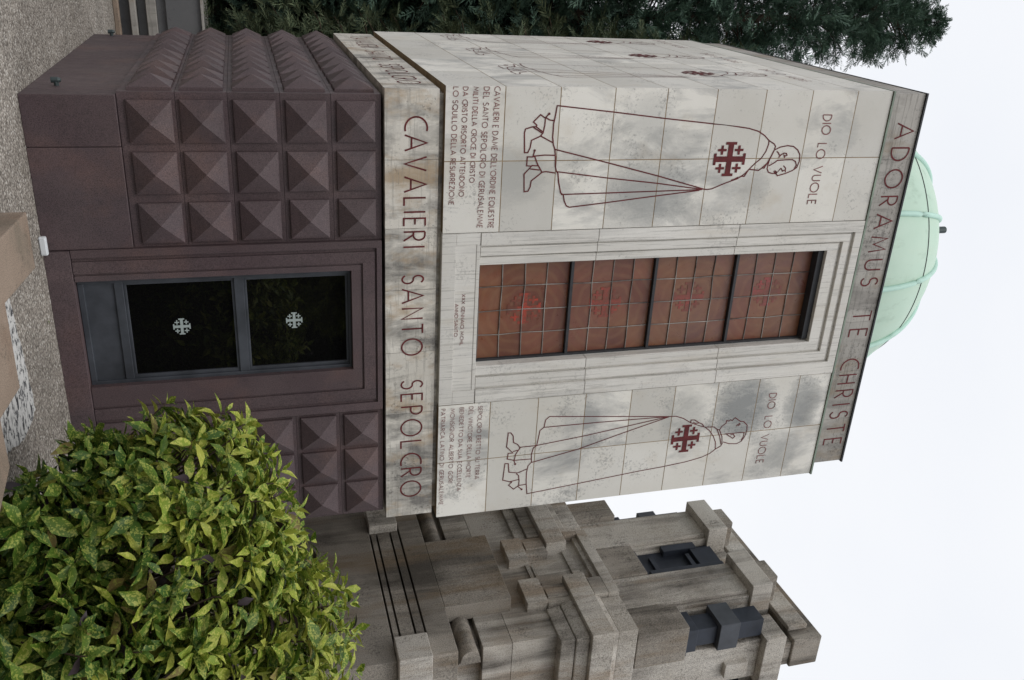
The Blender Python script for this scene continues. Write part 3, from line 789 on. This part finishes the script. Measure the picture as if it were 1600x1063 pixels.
for k in range(4):
    z0, z1 = sec[k] + (0.018 if k else 0), sec[k + 1] - 0.018
    rows_n = [z0 + 0.02] + [z0 + 0.02 + (z1 - z0 - 0.02) * (i + 1) / 4 for i in range(4)] if k == 0 else [z0 + (z1 - z0) * i / 4 for i in range(5)]
    if k == 0: rows_n = [z0] + rows_n
    b = MB()
    for i in range(len(rows_n) - 1):
        for j in range(4):
            t = [rr.uniform(-0.0012, 0.0012) for _ in range(4)]
            b.add([(px[j], GY + t[0], rows_n[i]), (px[j + 1], GY + t[1], rows_n[i]), (px[j + 1], GY + t[2], rows_n[i + 1]), (px[j], GY + t[3], rows_n[i + 1])], [(0, 1, 2, 3)])
    pane = b.build('glass_pane', M['stained'], win)
    b = MB()
    for i in range(1, len(rows_n) - 1):
        b.tube([(px[0], GY - 0.006, rows_n[i])] + [(x, GY - 0.006 + rr.uniform(-.002, .002), rows_n[i] + rr.uniform(-.008, .008)) for x in px[1:4]] + [(px[4], GY - 0.006, rows_n[i])], 0.005, 6)
    for j in range(1, 4):
        b.tube([(px[j], GY - 0.005, rows_n[0])] + [(px[j] + rr.uniform(-.006, .006), GY - 0.005, z) for z in rows_n[1:-1]] + [(px[j], GY - 0.005, rows_n[-1])], 0.0045, 6)
    b.build('lead_came', M['lead'], win)
    b = MB(); potent_cross(b, *em[k], 0.155, 0.165, front(-(GY - 0.003)))
    b.build('emblem', RED_GLASS[k], win)

# copper flashing, attic band, roof and dome
b = MB()
b.box(-0.003, W + 0.012, -0.012, 0.05, 7.443, 7.462)
b.box(-0.003, 0.05, 0.052, D + 0.012, 7.443, 7.462)
b.box(W - 0.05, W + 0.012, 0.052, D + 0.012, 7.443, 7.462)
b.build('flashing', M['flashing'], MAU)
b = MB()
AX0, AX1, AY0, AY1 = 0.026, 4.105, 0.050, 4.22
ja = [AX0, 0.655, 1.232, 1.815, 2.386, 2.968, 3.552, AX1]
for i in range(7):
    b.box(ja[i] + 0.001, ja[i + 1] - 0.001, AY0, 0.25, 7.464, 7.852)
for i in range(6):
    y0 = 0.252 + i * 0.661
    b.box(AX0, 0.25, y0 + 0.001, y0 + 0.660, 7.464, 7.852)
    b.box(3.9, AX1, y0 + 0.001, y0 + 0.660, 7.464, 7.852)
b.box(0.26, 3.89, 4.0, AY1, 7.464, 7.852)
attic = b.build('attic', M['attic'], MAU)
for t in ATTIC_TEXT:
    b = MB()
    write(b, *t, front(-(AY0 - 0.002)), w=0.0158, gap=0.48)
    b.build('lettering', M['paint'], attic)
b = MB()
b.box(AX0 - 0.006, AX1 + 0.018, AY0 - 0.018, 0.26, 7.854, 7.872)
b.box(AX0 - 0.006, 0.26, 0.262, AY1 + 0.018, 7.854, 7.872)
b.box(3.89, AX1 + 0.018, 0.262, AY1 + 0.018, 7.854, 7.872)
b.box(0.26, 3.89, 0.262, AY1 - 0.2, 7.70, 7.74)
b.build('roof', M['iron'], MAU)
b = MB()
DC, DR, DZ = Vector((2.10, 2.13, 0)), 1.84, 7.88
NS, NR = 112, 27
seam = 9
for lo_, hi_ in ((0, seam), (seam, NR)):
    vs, fs = [], []
    for i in range(lo_, hi_ + 1):
        a = math.pi / 2 * i / NR
        for k in range(NS):
            t = 2 * math.pi * k / NS
            r = DR + (0.007 if hi_ == NR else 0)
            vs.append((DC.x + r * math.cos(a) * math.cos(t), DC.y + r * math.cos(a) * math.sin(t), DZ + r * math.sin(a)))
    for i in range(hi_ - lo_):
        for k in range(NS):
            fs.append((i * NS + k, i * NS + (k + 1) % NS, (i + 1) * NS + (k + 1) % NS, (i + 1) * NS + k))
    b.add(vs, fs)
b.tube([(DC.x, DC.y, 7.74), (DC.x, DC.y, 7.88)], DR, 48)
dome = b.build('dome', M['copper'], MAU, smooth=True)
for k in range(14):
    t = R_(-89) + 2 * math.pi * k / 14
    b = MB()
    b.tube([(DC.x + DR * 1.008 * math.cos(a) * math.cos(t), DC.y + DR * 1.008 * math.cos(a) * math.sin(t), DZ + DR * 1.008 * math.sin(a)) for a in [math.pi / 2 * i / 27 * 0.97 for i in range(28)]], 0.030, 10)
    b.build('rib', M['pale_copper'], dome, smooth=True)
a_ = math.pi / 2 * seam / NR
b = MB()
b.tube([(DC.x, DC.y, DZ + DR * math.sin(a_) - 0.009), (DC.x, DC.y, DZ + DR * math.sin(a_) - 0.001)], DR * math.cos(a_) + 0.0065, 112)
b.build('sheet_seam', M['iron'], dome)
b = MB()
b.tube([(DC.x, DC.y, DZ + DR - 0.02), (DC.x, DC.y, DZ + DR + 0.16)], 0.10, 12)
b.tube([(DC.x, DC.y, DZ + DR + 0.16), (DC.x, DC.y, FIN_TOP)], 0.045, 10)
b.build('finial', M['green_bronze'], dome)

# ------------------------------------------------------------------ the grey granite tomb tower on the right
TOW = thing('granite_tower', (7.3, 1.4, 0), 'tall streaked grey granite tomb of stacked blocks right of the domed tomb', 'mausoleum')
GX = 6.0
TX1, TY1, TYW = 8.8, 2.72, 3.4
b = MB()
LX, LY = 5.80, -0.206            # the lower storey stands proud of the upper one
b.box(LX, TX1, LY, 4.4, 0, 2.732)
b.box(LX, TX1, LY, 3.4, 3.112, 3.385)
b.build('lower_wall', M['brown_granite'], TOW, bevel=0.006)
b = MB()
b.box(GX + 0.14, TX1 - 0.1, 0.12, TYW - 0.05, 2.735, 4.59)
for y0, y1 in ((0.0, 1.345), (1.348, TYW)):
    b.box(GX, TX1, y0, y1, 3.715, 4.05)
for y0, y1 in ((0.0, 0.62), (0.623, 1.9), (1.903, TYW)):
    b.box(GX, TX1, y0, y1, 4.053, 4.60)
b.box(GX + 0.01, TX1, 0.010, TY1, 4.60, 5.48)
b.build('wall', M['granite'], TOW, bevel=0.006)
# grooved fasciae with corner blocks
b = MB()
for z0, z1 in ((2.756, 2.812), (2.836, 2.982), (3.006, 3.092)):
    b.box(LX + 0.004, TX1 - 0.2, 0.04, 2.15, z0, z1)
b.box(LX + 0.10, TX1 - 0.2, 0.0, 2.3, 2.734, 3.110)
b.build('grooved_band', M['brown_granite'], TOW)
for y0, y1 in ((-0.32, 0.04), (2.03, 2.42)):
    b = MB(); b.box(LX - 0.11, LX + 0.75, y0, y1, 2.738, 3.090)
    b.build('corner_block', M['granite'], TOW, bevel=0.008)
b = MB(); b.box(LX + 0.003, GX + 0.02, 0.50, 1.725, 3.388, 4.165)
b.build('wall_panel', M['brown_granite'], TOW, bevel=0.006)
for y0, y1 in ((-0.06, 0.497), (1.73, 3.38)):
    b = MB()
    n = 14
    prof = [(GX + 0.14, 3.42)] + [(GX + 0.10 - 0.135 * math.sin(math.pi * i / n), 3.565 - 0.108 * math.cos(math.pi * i / n)) for i in range(n + 1)] + [(GX + 0.14, 3.68)]
    m = len(prof)
    b.add([(x, y0, z) for x, z in prof] + [(x, y1, z) for x, z in prof],
          [tuple(range(m)), tuple(reversed(range(m, 2 * m)))] + [(i, i + m, (i + 1) % m + m, (i + 1) % m) for i in range(m)])
    b.build('roll_moulding', M['brown_granite'], TOW)
# stepped brackets
for y0, y1, s in ((1.235, 1.665, 1), (0.44, 0.87, -1)):
    b = MB()
    b.box(GX - 0.13, GX + 0.02, y0, y1, 4.350, 4.600)
    ya, yb = (1.42, 1.60) if s > 0 else (0.50, 0.68)
    b.box(GX - 0.10, GX + 0.02, ya - 0.08, yb + 0.06, 4.600, 4.89)
    b.box(GX - 0.125, GX - 0.10, ya, yb - 0.03, 4.620, 4.87)
    b.build('bracket', M['granite'], TOW, bevel=0.006)
b = MB()
b.box(GX - 0.035, GX + 0.02, 0.87, 1.235, 4.56, 4.605)
b.box(GX - 0.02, GX + 0.02, 0.87, 1.235, 4.635, 4.665)
b.build('inset_bar', M['granite'], TOW)
# coved moulding that turns the corner
b = MB()
def wrap(p0, p1, z0, z1, ya, yb, px=None):
    """a course proud of the wall by p0 (bottom) and p1 (top), from ya to the front corner and along the front"""
    vs = []
    for p, z in ((p0, z0), (p1, z1)):
        vs += [(GX - p, yb, z), (GX - p, -p - 0.10, z), (TX1, -p - 0.10, z), (TX1, 0.2, z), (GX + 0.2, 0.2, z), (GX + 0.2, yb, z)]
    b.add(vs, [(5, 4, 3, 2, 1, 0), (6, 7, 8, 9, 10, 11)] + [(i, (i + 1) % 6, (i + 1) % 6 + 6, i + 6) for i in range(6)])
wrap(0.03, 0.06, 4.575, 4.735, 0, 0.42)
wrap(0.075, 0.11, 4.740, 4.885, 0, 0.42)
b.box(GX - 0.05, GX + 0.1, 1.70, TY1 + 0.05, 4.575, 4.72)
b.box(GX - 0.09, GX + 0.1, 1.70, TY1 + 0.09, 4.722, 4.885)
b.build('moulding', M['granite'], TOW, bevel=0.012)
b = MB()
wrap(0.17, 0.17, 4.888, 5.155, 0, 0.80)
b.box(GX - 0.17, GX + 0.2, 1.42, TY1 + 0.2, 4.888, 5.155)
b.build('cornice', M['granite'], TOW, bevel=0.008)
b = MB()
wrap(0.10, 0.06, 5.158, 5.255, 0, 0.50)
wrap(0.05, 0.05, 5.258, 5.495, 0, 0.44)
b.box(GX - 0.10, GX + 0.1, 1.70, TY1 + 0.1, 5.158, 5.255)
b.box(GX - 0.05, GX + 0.1, 1.70, TY1 + 0.06, 5.258, 5.495)
b.build('attic_course', M['granite'], TOW, bevel=0.008)
# tablet with a long slot
b = MB()
b.box(GX - 0.11, GX + 0.05, 0.45, 1.69, 5.365, 5.500)
b.box(GX - 0.11, GX + 0.05, 0.45, 0.76, 5.190, 5.362)
b.box(GX - 0.11, GX + 0.05, 1.62, 1.69, 5.190, 5.362)
b.box(GX - 0.055, GX + 0.05, 0.76, 1.62, 5.30, 5.362)
b.box(GX - 0.02, GX + 0.05, 0.76, 1.62, 5.10, 5.20)
b.build('slotted_tablet', M['granite'], TOW, bevel=0.005)
# storey of pilasters
b = MB()
b.box(GX + 0.42, TX1 - 0.5, 0.35, 2.35, 5.5, 7.55)
b.box(GX + 0.02, TX1 - 0.2, 0.02, 2.60, 5.48, 5.502)
b.build('core', M['granite'], TOW)
PY_ = [(1.56, 2.10), (0.38, 0.92)]
for y0, y1 in PY_:
    b = MB()
    b.box(GX + 0.12, GX + 0.60, y0, y1, 5.503, 7.222)
    for (w_, za, zb) in ((0.05, 5.503, 6.60), (0.10, 5.503, 6.05)):
        b.box(GX + 0.12 + w_, GX + 0.60, y0 - w_, y0 - w_ + 0.05, za, 7.222 if w_ < 0.06 else 6.9)
        b.box(GX + 0.12 + w_, GX + 0.60, y1 + w_ - 0.05, y1 + w_, za, 7.222 if w_ < 0.06 else 6.9)
    b.build('pilaster', M['granite'], TOW, bevel=0.006)
    b = MB(); b.box(GX, GX + 0.40, y0 - 0.09, y1 + 0.06, 7.224, 7.502)
    b.build('pilaster_cap', M['granite'], TOW, bevel=0.008)
for x0 in (6.52, 7.72):
    b = MB()
    b.box(x0, x0 + 0.58, -0.06, 0.40, 5.503, 7.222)
    b.box(x0 - 0.06, x0, 0.00, 0.40, 5.503, 7.222)
    b.box(x0 + 0.58, x0 + 0.64, 0.00, 0.40, 5.503, 6.9)
    b.build('pilaster', M['granite'], TOW, bevel=0.006)
    b = MB(); b.box(x0 - 0.08, x0 + 0.66, -0.17, 0.25, 7.224, 7.502)
    b.build('pilaster_cap', M['granite'], TOW, bevel=0.008)
b = MB(); b.box(6.78, 6.98, -0.13, -0.05, 6.75, 7.05)
b.build('wall_pad', M['granite'], TOW, bevel=0.004)
for nm, x0, x1, y0, y1, zt in (('pier', GX + 0.05, GX + 0.55, -0.15, 0.275, 6.155), ('pier', GX + 0.10, GX + 0.5, 0.925, 1.50, 6.10), ('pier', GX + 0.04, GX + 0.5, 2.10, 2.49, 6.115), ('pier', 7.2, 7.65, -0.02, 0.4, 6.10)):
    b = MB(); b.box(x0, x1, y0, y1, 5.503, zt)
    b.build(nm, M['brown_granite'], TOW, bevel=0.01)
# bronze lanterns standing in the bays
def lantern(x, y, z, s=1.0, name='bronze_lantern'):
    b = MB()
    def q(w, z0, z1, dx=0.0): b.box(x - w * s + dx, x + w * s, y - w * s, y + w * s, z + z0, z + z1)
    q(0.19, 0.0, 0.03); q(0.165, 0.03, 0.16); q(0.125, 0.16, 1.06)
    L = b.build(name, M['dark_bronze'], TOW, bevel=0.006)
    b = MB()
    b.box(x - 0.19 * s, x + 0.19 * s, y - 0.19 * s, y + 0.19 * s, z + 0.44, z + 0.70)
    b.build('collar', M['bronze'], L, bevel=0.006)
lantern(GX + 0.34, 0.08, 6.157)
lantern(7.45, 0.20, 6.102, 0.9)
lantern(GX + 0.34, 2.22, 6.117, 0.62)
b = MB()
b.box(GX + 0.20, GX + 0.42, 0.93, 1.50, 6.102, 6.17)
b.box(GX + 0.25, GX + 0.42, 0.95, 1.48, 6.17, 7.22)
b.box(GX + 0.16, GX + 0.42, 1.36, 1.48, 6.52, 7.00)
b.box(GX + 0.17, GX + 0.42, 0.95, 1.36, 6.90, 7.20)
b.box(GX + 0.21, GX + 0.40, 0.96, 1.34, 6.30, 6.36)
b.box(GX + 0.19, GX + 0.40, 0.96, 1.30, 6.80, 6.86)
b.box(GX + 0.15, GX + 0.42, 0.93, 1.02, 6.17, 7.20)
b.build('bronze_grille', M['dark_bronze'], TOW, bevel=0.006)
# crowning blocks and the beam across the roof
for y0, y1 in ((1.63, 1.97), (0.46, 0.80)):
    b = MB(); b.box(GX + 0.05, GX + 0.56, y0, y1, 7.504, 7.68)
    b.build('crown_block', M['brown_granite'], TOW, bevel=0.012)
b = MB()
b.box(6.56, 8.2, 0.10, 2.32, 7.504, 7.60)
b.box(6.50, 6.92, -0.19, 2.25, 7.602, 7.99)
b.box(6.56, 6.90, -0.16, 0.10, 7.30, 7.600)
b.build('roof_slab', M['brown_granite'], TOW, bevel=0.012)
b = MB()
b.box(6.43, 6.497, -0.03, 2.10, 7.605, 7.87)
b.build('ledge', M['granite'], TOW, bevel=0.01)

# ------------------------------------------------------------------ low stones in the gravel, near and far
NS_ = thing('stone_monument', (0.9, -2.6, 0), 'low tan sandstone slab with stepped corners standing in front of the door', 'monument')
b = MB()
b.prism([(0.52, -1.60), (0.36, -4.2), (1.9, -4.2), (1.52, -2.84), (1.24, -2.84), (1.285, -2.40), (0.795, -2.38), (0.868, -1.615)], 0.0, 0.30)
b.build('slab', M['tan_stone'], NS_, bevel=0.008)
b = MB()
out_ = [(0.93, -1.60), (1.66, -1.48), (1.91, -1.45), (1.93, -1.80), (1.73, -2.40), (1.62, -3.3), (1.05, -3.3)]
rr = random.Random(9)
rough = []
for i in range(len(out_)):
    a, c = Vector(out_[i]), Vector(out_[(i + 1) % len(out_)])
    n = max(1, int((c - a).length / 0.05))
    for k in range(n):
        p = a.lerp(c, k / n)
        rough.append((p.x + rr.uniform(-.012, .012), p.y + rr.uniform(-.012, .012)))
b.prism(rough, 0.0, 0.12)
b.build('base_kerb', M['mottled'], NS_)

BX = thing('junction_box', (1.235, -0.03, 0), 'small white box lying on the gravel at the foot of the purple plinth', 'box')
b = MB()
b.box(1.155, 1.305, -0.065, -0.02, 0.0, 0.055)
b.build('housing', M['white_plastic'], BX, bevel=0.012)
b = MB()
b.box(1.168, 1.292, -0.070, -0.0655, 0.009, 0.046)
b.build('lid', M['white_plastic'], BX, bevel=0.004)

GT = thing('granite_tomb', (-0.4, 6.9, 0), 'low dark grey granite tomb with stepped ledges behind the domed tomb', 'tomb')
b = MB()
b.box(-2.2, 1.2, 6.10, 6.24, 0, 0.065)
b.build('kerb', M['tan_stone'], GT, bevel=0.01)
b = MB()
b.box(-2.2, 1.2, 6.36, 8.6, 0.0, 0.185)
b.box(-2.2, 1.2, 6.42, 8.6, 0.27, 0.385)
b.box(-2.2, 1.2, 6.36, 8.6, 0.52, 0.635)
b.build('base', M['dark_granite'], GT)
b = MB(); b.box(-2.2, 1.2, 6.24, 8.6, 0.188, 0.262)
b.build('ledge', M['attic'], GT, bevel=0.008)
b = MB(); b.box(-2.2, 1.2, 6.30, 8.6, 0.388, 0.515)
pl = b.build('plaque_stone', M['attic'], GT, bevel=0.008)
b = MB(); b.box(-2.2, 1.2, 6.30, 8.5, 0.638, 1.085)
b.build('block', M['dark_granite'], GT, bevel=0.006)
b = MB(); b.box(-2.23, 1.23, 6.26, 8.53, 1.087, 1.112)
b.build('top_edge', M['attic'], GT)

# ------------------------------------------------------------------ spotted aucuba shrub
def leaf_template(L=1.0, wd=0.42):
    st = [(0.0, 0.02), (0.16, 0.55), (0.38, 1.0), (0.58, 0.92), (0.76, 0.60), (0.90, 0.24), (1.0, 0.01)]
    tv, tf = [], []
    for i, (t, w) in enumerate(st):
        z = -0.16 * t * t
        jag = 1.0 + (0.13 if i % 2 else -0.08)
        tv += [(t * L, 0.5 * wd * w * jag, z + 0.07 * w), (t * L, 0, z), (t * L, -0.5 * wd * w * jag, z + 0.07 * w)]
    for i in range(len(st) - 1):
        a = i * 3
        tf += [(a, a + 1, a + 4, a + 3), (a + 1, a + 2, a + 5, a + 4)]
    return np.array(tv, float), np.array(tf, int)

SHR = thing('aucuba_shrub', (2.9, -2.7, 0), 'bushy yellow-spotted green laurel shrub in front of the domed tomb', 'shrub')
rng = np.random.default_rng(11)
ELL = [((2.42, -2.58, 0.98), (0.86, 0.75, 0.72)), ((3.42, -2.45, 1.12), (1.12, 0.90, 0.96)), ((2.98, -2.55, 1.25), (0.72, 0.7, 0.56)), ((2.62, -3.25, 0.50), (0.58, 0.50, 0.50)), ((3.3, -3.2, 0.75), (0.7, 0.6, 0.75)), ((1.98, -2.62, 0.62), (0.40, 0.42, 0.34)), ((1.90, -2.6, 1.22), (0.40, 0.43, 0.42)), ((2.08, -2.78, 0.40), (0.38, 0.40, 0.28))]
def shell_points(n):
    pts, nor = [], []
    while len(pts) < n:
        k = rng.choice(len(ELL), p=ELLP)
        c, r = np.array(ELL[k][0]), np.array(ELL[k][1])
        d = nrm(rng.normal(size=3))
        s = 1.0 - 0.5 * rng.random() ** 2.6 + 0.065 * rng.normal()
        p = c + d * r * s
        if p[2] < 0.12: continue
        inside = False
        for j, (c2, r2) in enumerate(ELL):
            if j != k and np.sum(((p - np.array(c2)) / np.array(r2)) ** 2) < 0.55: inside = True
        if inside: continue
        pts.append(p); nor.append(nrm(d / r))
    return np.array(pts), np.array(nor)
vol = np.array([r[0] * r[1] + r[1] * r[2] + r[0] * r[2] for _, r in ELL]); ELLP = vol / vol.sum()
SP, SN = shell_points(1850)
ltv, ltf = leaf_template()
Rs, Ts, YG = [], [], []
stemb = MB()
for i in range(len(SP)):
    ax = nrm(SN[i] * 0.8 + np.array([0, 0, 1.0]) + rng.normal(size=3) * 0.18)
    ref = nrm(np.cross(ax, rng.normal(size=3)))
    oth = np.cross(ax, ref)
    nl = rng.integers(6, 10)
    ph = rng.random() * 6.28
    size = rng.uniform(0.105, 0.160) * (1.12 if SP[i][1] < -3.0 else 1.0)
    for k in range(nl):
        t = ph + k * 2.399
        rad = ref * math.cos(t) + oth * math.sin(t)
        el = rng.uniform(-0.25, 0.5) + (0.75 if k < 3 else 0.0)
        d = nrm(rad * math.cos(el) + ax * math.sin(el))
        upv = nrm(ax + rng.normal(size=3) * 0.25)
        Rm = frames(d, upv)
        s = size * rng.uniform(0.7, 1.2) * (0.75 if k < 3 else 1.0)
        Rs.append(Rm * np.array([s, s * rng.uniform(0.85, 1.15), s * rng.uniform(0.6, 2.0)])[None, :])
        # young yellow growth sits high on the shrub and at the ends of its shoots
        YG.append(rng.random() < np.clip((SP[i][2] - 0.5) / 0.9, 0.15, 0.92) * (1.0 if k < 6 else 0.6))
        Ts.append(SP[i] + d * 0.012 - ax * 0.018 * k * 0.5)
    if i % 5 == 0:
        root = np.array([2.9 + rng.normal() * 0.25, -2.7 + rng.normal() * 0.2, 0.05])
        p = SP[i]
        mid = root * 0.45 + p * 0.55 + np.array([0, 0, -0.12])
        stemb.tube([root, mid, p - ax * 0.05, p], [0.011, 0.008, 0.005, 0.004], 5, False)
Rs, Ts, YG = np.array(Rs), np.array(Ts), np.array(YG)
V, F = scatter(ltv, ltf, Rs[~YG], Ts[~YG])
link('foliage', fast_mesh('foliage', V, F), M['aucuba'], SHR, smooth=True)
V, F = scatter(ltv, ltf, Rs[YG], Ts[YG])
link('young_foliage', fast_mesh('young_foliage', V, F), M['aucuba_young'], SHR, smooth=True)
stemb.build('stems', M['bark'], SHR, smooth=True)

FL = np.array([[ [0.06 * math.cos(a), 0.06 * math.sin(a), 0], [-0.06 * math.sin(a), 0.06 * math.cos(a), 0], [0, 0, 0.04]] for a in (0.7,)]).transpose(0, 2, 1)
V, F = scatter(ltv, ltf, FL, np.array([[1.78, -0.22, 0.012]]))
tag(link('fallen_leaf', fast_mesh('fallen_leaf', V, F), M['aucuba'], None, smooth=True), 'single green leaf lying on the gravel in front of the door threshold', 'leaf')

# ------------------------------------------------------------------ conifers
def frond_template(seed, droop=0.35):
    r = random.Random(seed)
    tv, tf = [], []
    def strand(p, d, L, w):
        p, d = Vector(p), Vector(d).normalized()
        s = d.cross(Vector((0, 0, 1))).normalized() * w
        q = p + d * L * 0.45 + Vector((0, 0, 0.02))
        e = p + d * L + Vector((0, 0, -0.10 * L))
        n = len(tv)
        tv.extend([tuple(p), tuple(q + s), tuple(e), tuple(q - s)])
        tf.append((n, n + 1, n + 2, n + 3))
    N = 9
    for i in range(N):
        t = i / N
        c = (t, 0, -droop * t * t)
        L = 0.42 * (1 - t) ** 0.7 + 0.12
        for sgn in (-1, 1):
            a = r.uniform(0.45, 0.85)
            strand(c, (math.cos(a), sgn * math.sin(a), r.uniform(-0.35, 0.25)), L * r.uniform(0.7, 1.15), 0.030)
        strand(c, (1, r.uniform(-.2, .2), -2 * droop * t), 0.20, 0.022)
    return np.array(tv, float), np.array(tf, int)
FT = [frond_template(k) for k in range(4)]

def conifer(name, label, base, height, prof, mat, seed, n_branch, frond=0.34, per=9, droop=0.25, lean=0.0, trunk_r=0.16, group=None, gap=0.0, z_from=0.02, rise=0.25):
    """prof(t) gives crown radius at relative height t"""
    T = thing(name, base, label, 'tree', group)
    r = np.random.default_rng(seed)
    x0, y0, z0 = base
    b = MB()
    zs = [0, 0.15, 0.4, 0.7, 0.9, 0.985]
    b.tube([(x0 + lean * t + 0.04 * math.sin(5 * t), y0 + 0.04 * math.cos(4 * t), z0 + height * t) for t in zs], [trunk_r * (1.15 - t) for t in zs], 9)
    parts = {k: ([], []) for k in range(4)}
    for i in range(n_branch):
        t = z_from + (0.995 - z_from) * ((i + r.random()) / n_branch)
        R = max(0.05, prof(t)) * r.uniform(0.55, 1.12)
        if r.random() < gap * (1 - t): continue
        az = r.random() * 6.2832
        d = np.array([math.cos(az), math.sin(az), 0])
        st = np.array([x0 + lean * t, y0, z0 + height * t])
        n = max(7 if t > 0.85 else 3, int(per * R / 0.9) + 2)
        ri = rise + 0.5 * t
        path = lambda s: st + d * R * s + np.array([0, 0, R * (ri * s - (droop + 0.15) * s * s)])
        if R > 0.35 and i % 2 == 0:
            b.tube([path(s) for s in (0, 0.35, 0.7, 0.95)], [0.022, 0.015, 0.009, 0.004], 4, False)
        for k in range(n):
            s = 0.22 + 0.78 * (k + r.random()) / n
            p = path(s) + r.normal(size=3) * 0.05 * (0.3 + R)
            side = np.array([-d[1], d[0], 0]) * r.normal() * 0.75
            dr = nrm(d * r.uniform(0.35, 1.0) + side + np.array([0, 0, r.uniform(-0.9, 0.45) + 0.55 * t]))
            f = frond * r.uniform(0.65, 1.3) * (0.70 + 0.30 * min(1, R))
            m = frames(dr, nrm(np.array([0, 0, 1.0]) + r.normal(size=3) * 0.55))
            kk = int(r.integers(4))
            parts[kk][0].append(m * f)
            parts[kk][1].append(p)
    vf = [scatter(FT[k][0], FT[k][1], np.array(parts[k][0]), np.array(parts[k][1])) for k in range(4) if parts[k][0]]
    V, F = join_vf(vf)
    link('foliage', fast_mesh('foliage', V, F), mat, T)
    b.build('trunk', M['bark'], T, smooth=True)
    return T

cyp = lambda w, p=0.8, top=0.16: (lambda t: w * min(1.0, (1 - t) ** p * 1.25 + top * (1 if t < 0.97 else (1 - t) / 0.03)) * min(1, 0.35 + 3 * t))
G1 = 'conifers behind the domed tomb'
conifer('cypress_tree', 'tallest cypress behind the domed tomb, its pointed tip clear against the sky', (0.12, 9.2, 0), 15.55, cyp(1.75, 0.75, 0.17), M['cypress'], 3, 1000, 0.29, 12, 0.3, lean=-0.14, gap=0.30)
conifer('cypress_tree', 'blue-green conifer with drooping sprays overhanging the left edge of the marble wall', (-1.25, 8.3, 0), 12.2, cyp(1.35, 0.6), M['cypress'], 8, 520, 0.34, 12, 0.45)
conifer('cypress_tree', 'olive-tinted conifer between the tallest cypress and the marble wall', (0.75, 6.9, 0), 10.1, cyp(0.95, 0.6), M['cypress_olive'], 21, 300, 0.30, 10, 0.4)
conifer('evergreen_tree', 'black-green bushy evergreen filling the gap above the low granite tomb', (0.35, 10.2, 0), 7.2, cyp(2.0, 0.5, 0.2), M['evergreen'], 5, 520, 0.40, 10, 0.2, z_from=0.0)
conifer('evergreen_tree', 'dark evergreen standing left of the domed tomb behind the granite ledges', (-1.7, 11.0, 0), 8.5, cyp(1.8, 0.5, 0.2), M['evergreen'], 6, 420, 0.42, 10, 0.2, z_from=0.0)
conifer('evergreen_tree', 'dark evergreen deep in shade behind the domed tomb', (1.4, 13.0, 0), 9.5, cyp(2.2, 0.5, 0.2), M['evergreen'], 7, 420, 0.45, 10, 0.2, z_from=0.0)

# trees across the path, which the door glass mirrors
conifer('evergreen_tree', 'leafy green evergreen across the path, seen mirrored in the upper door pane', (6.3, -13.0, 0), 4.3, cyp(1.5, 0.4, 0.2), M['hedge'], 31, 260, 0.5, 8, 0.2, z_from=0.0)
for i, (x, y, h) in enumerate(((4.6, -15.5, 9.0), (7.4, -16.5, 10.0), (10.4, -16.0, 9.5), (13.4, -17.0, 9.0))):
    conifer('evergreen_tree', 'dark evergreen across the path, part of the black mass mirrored in the door glass', (x, y, 0), h, cyp(2.4, 0.45, 0.2), M['evergreen'], 40 + i, 240, 0.75, 8, 0.2, z_from=0.0, group='evergreens mirrored in the door')
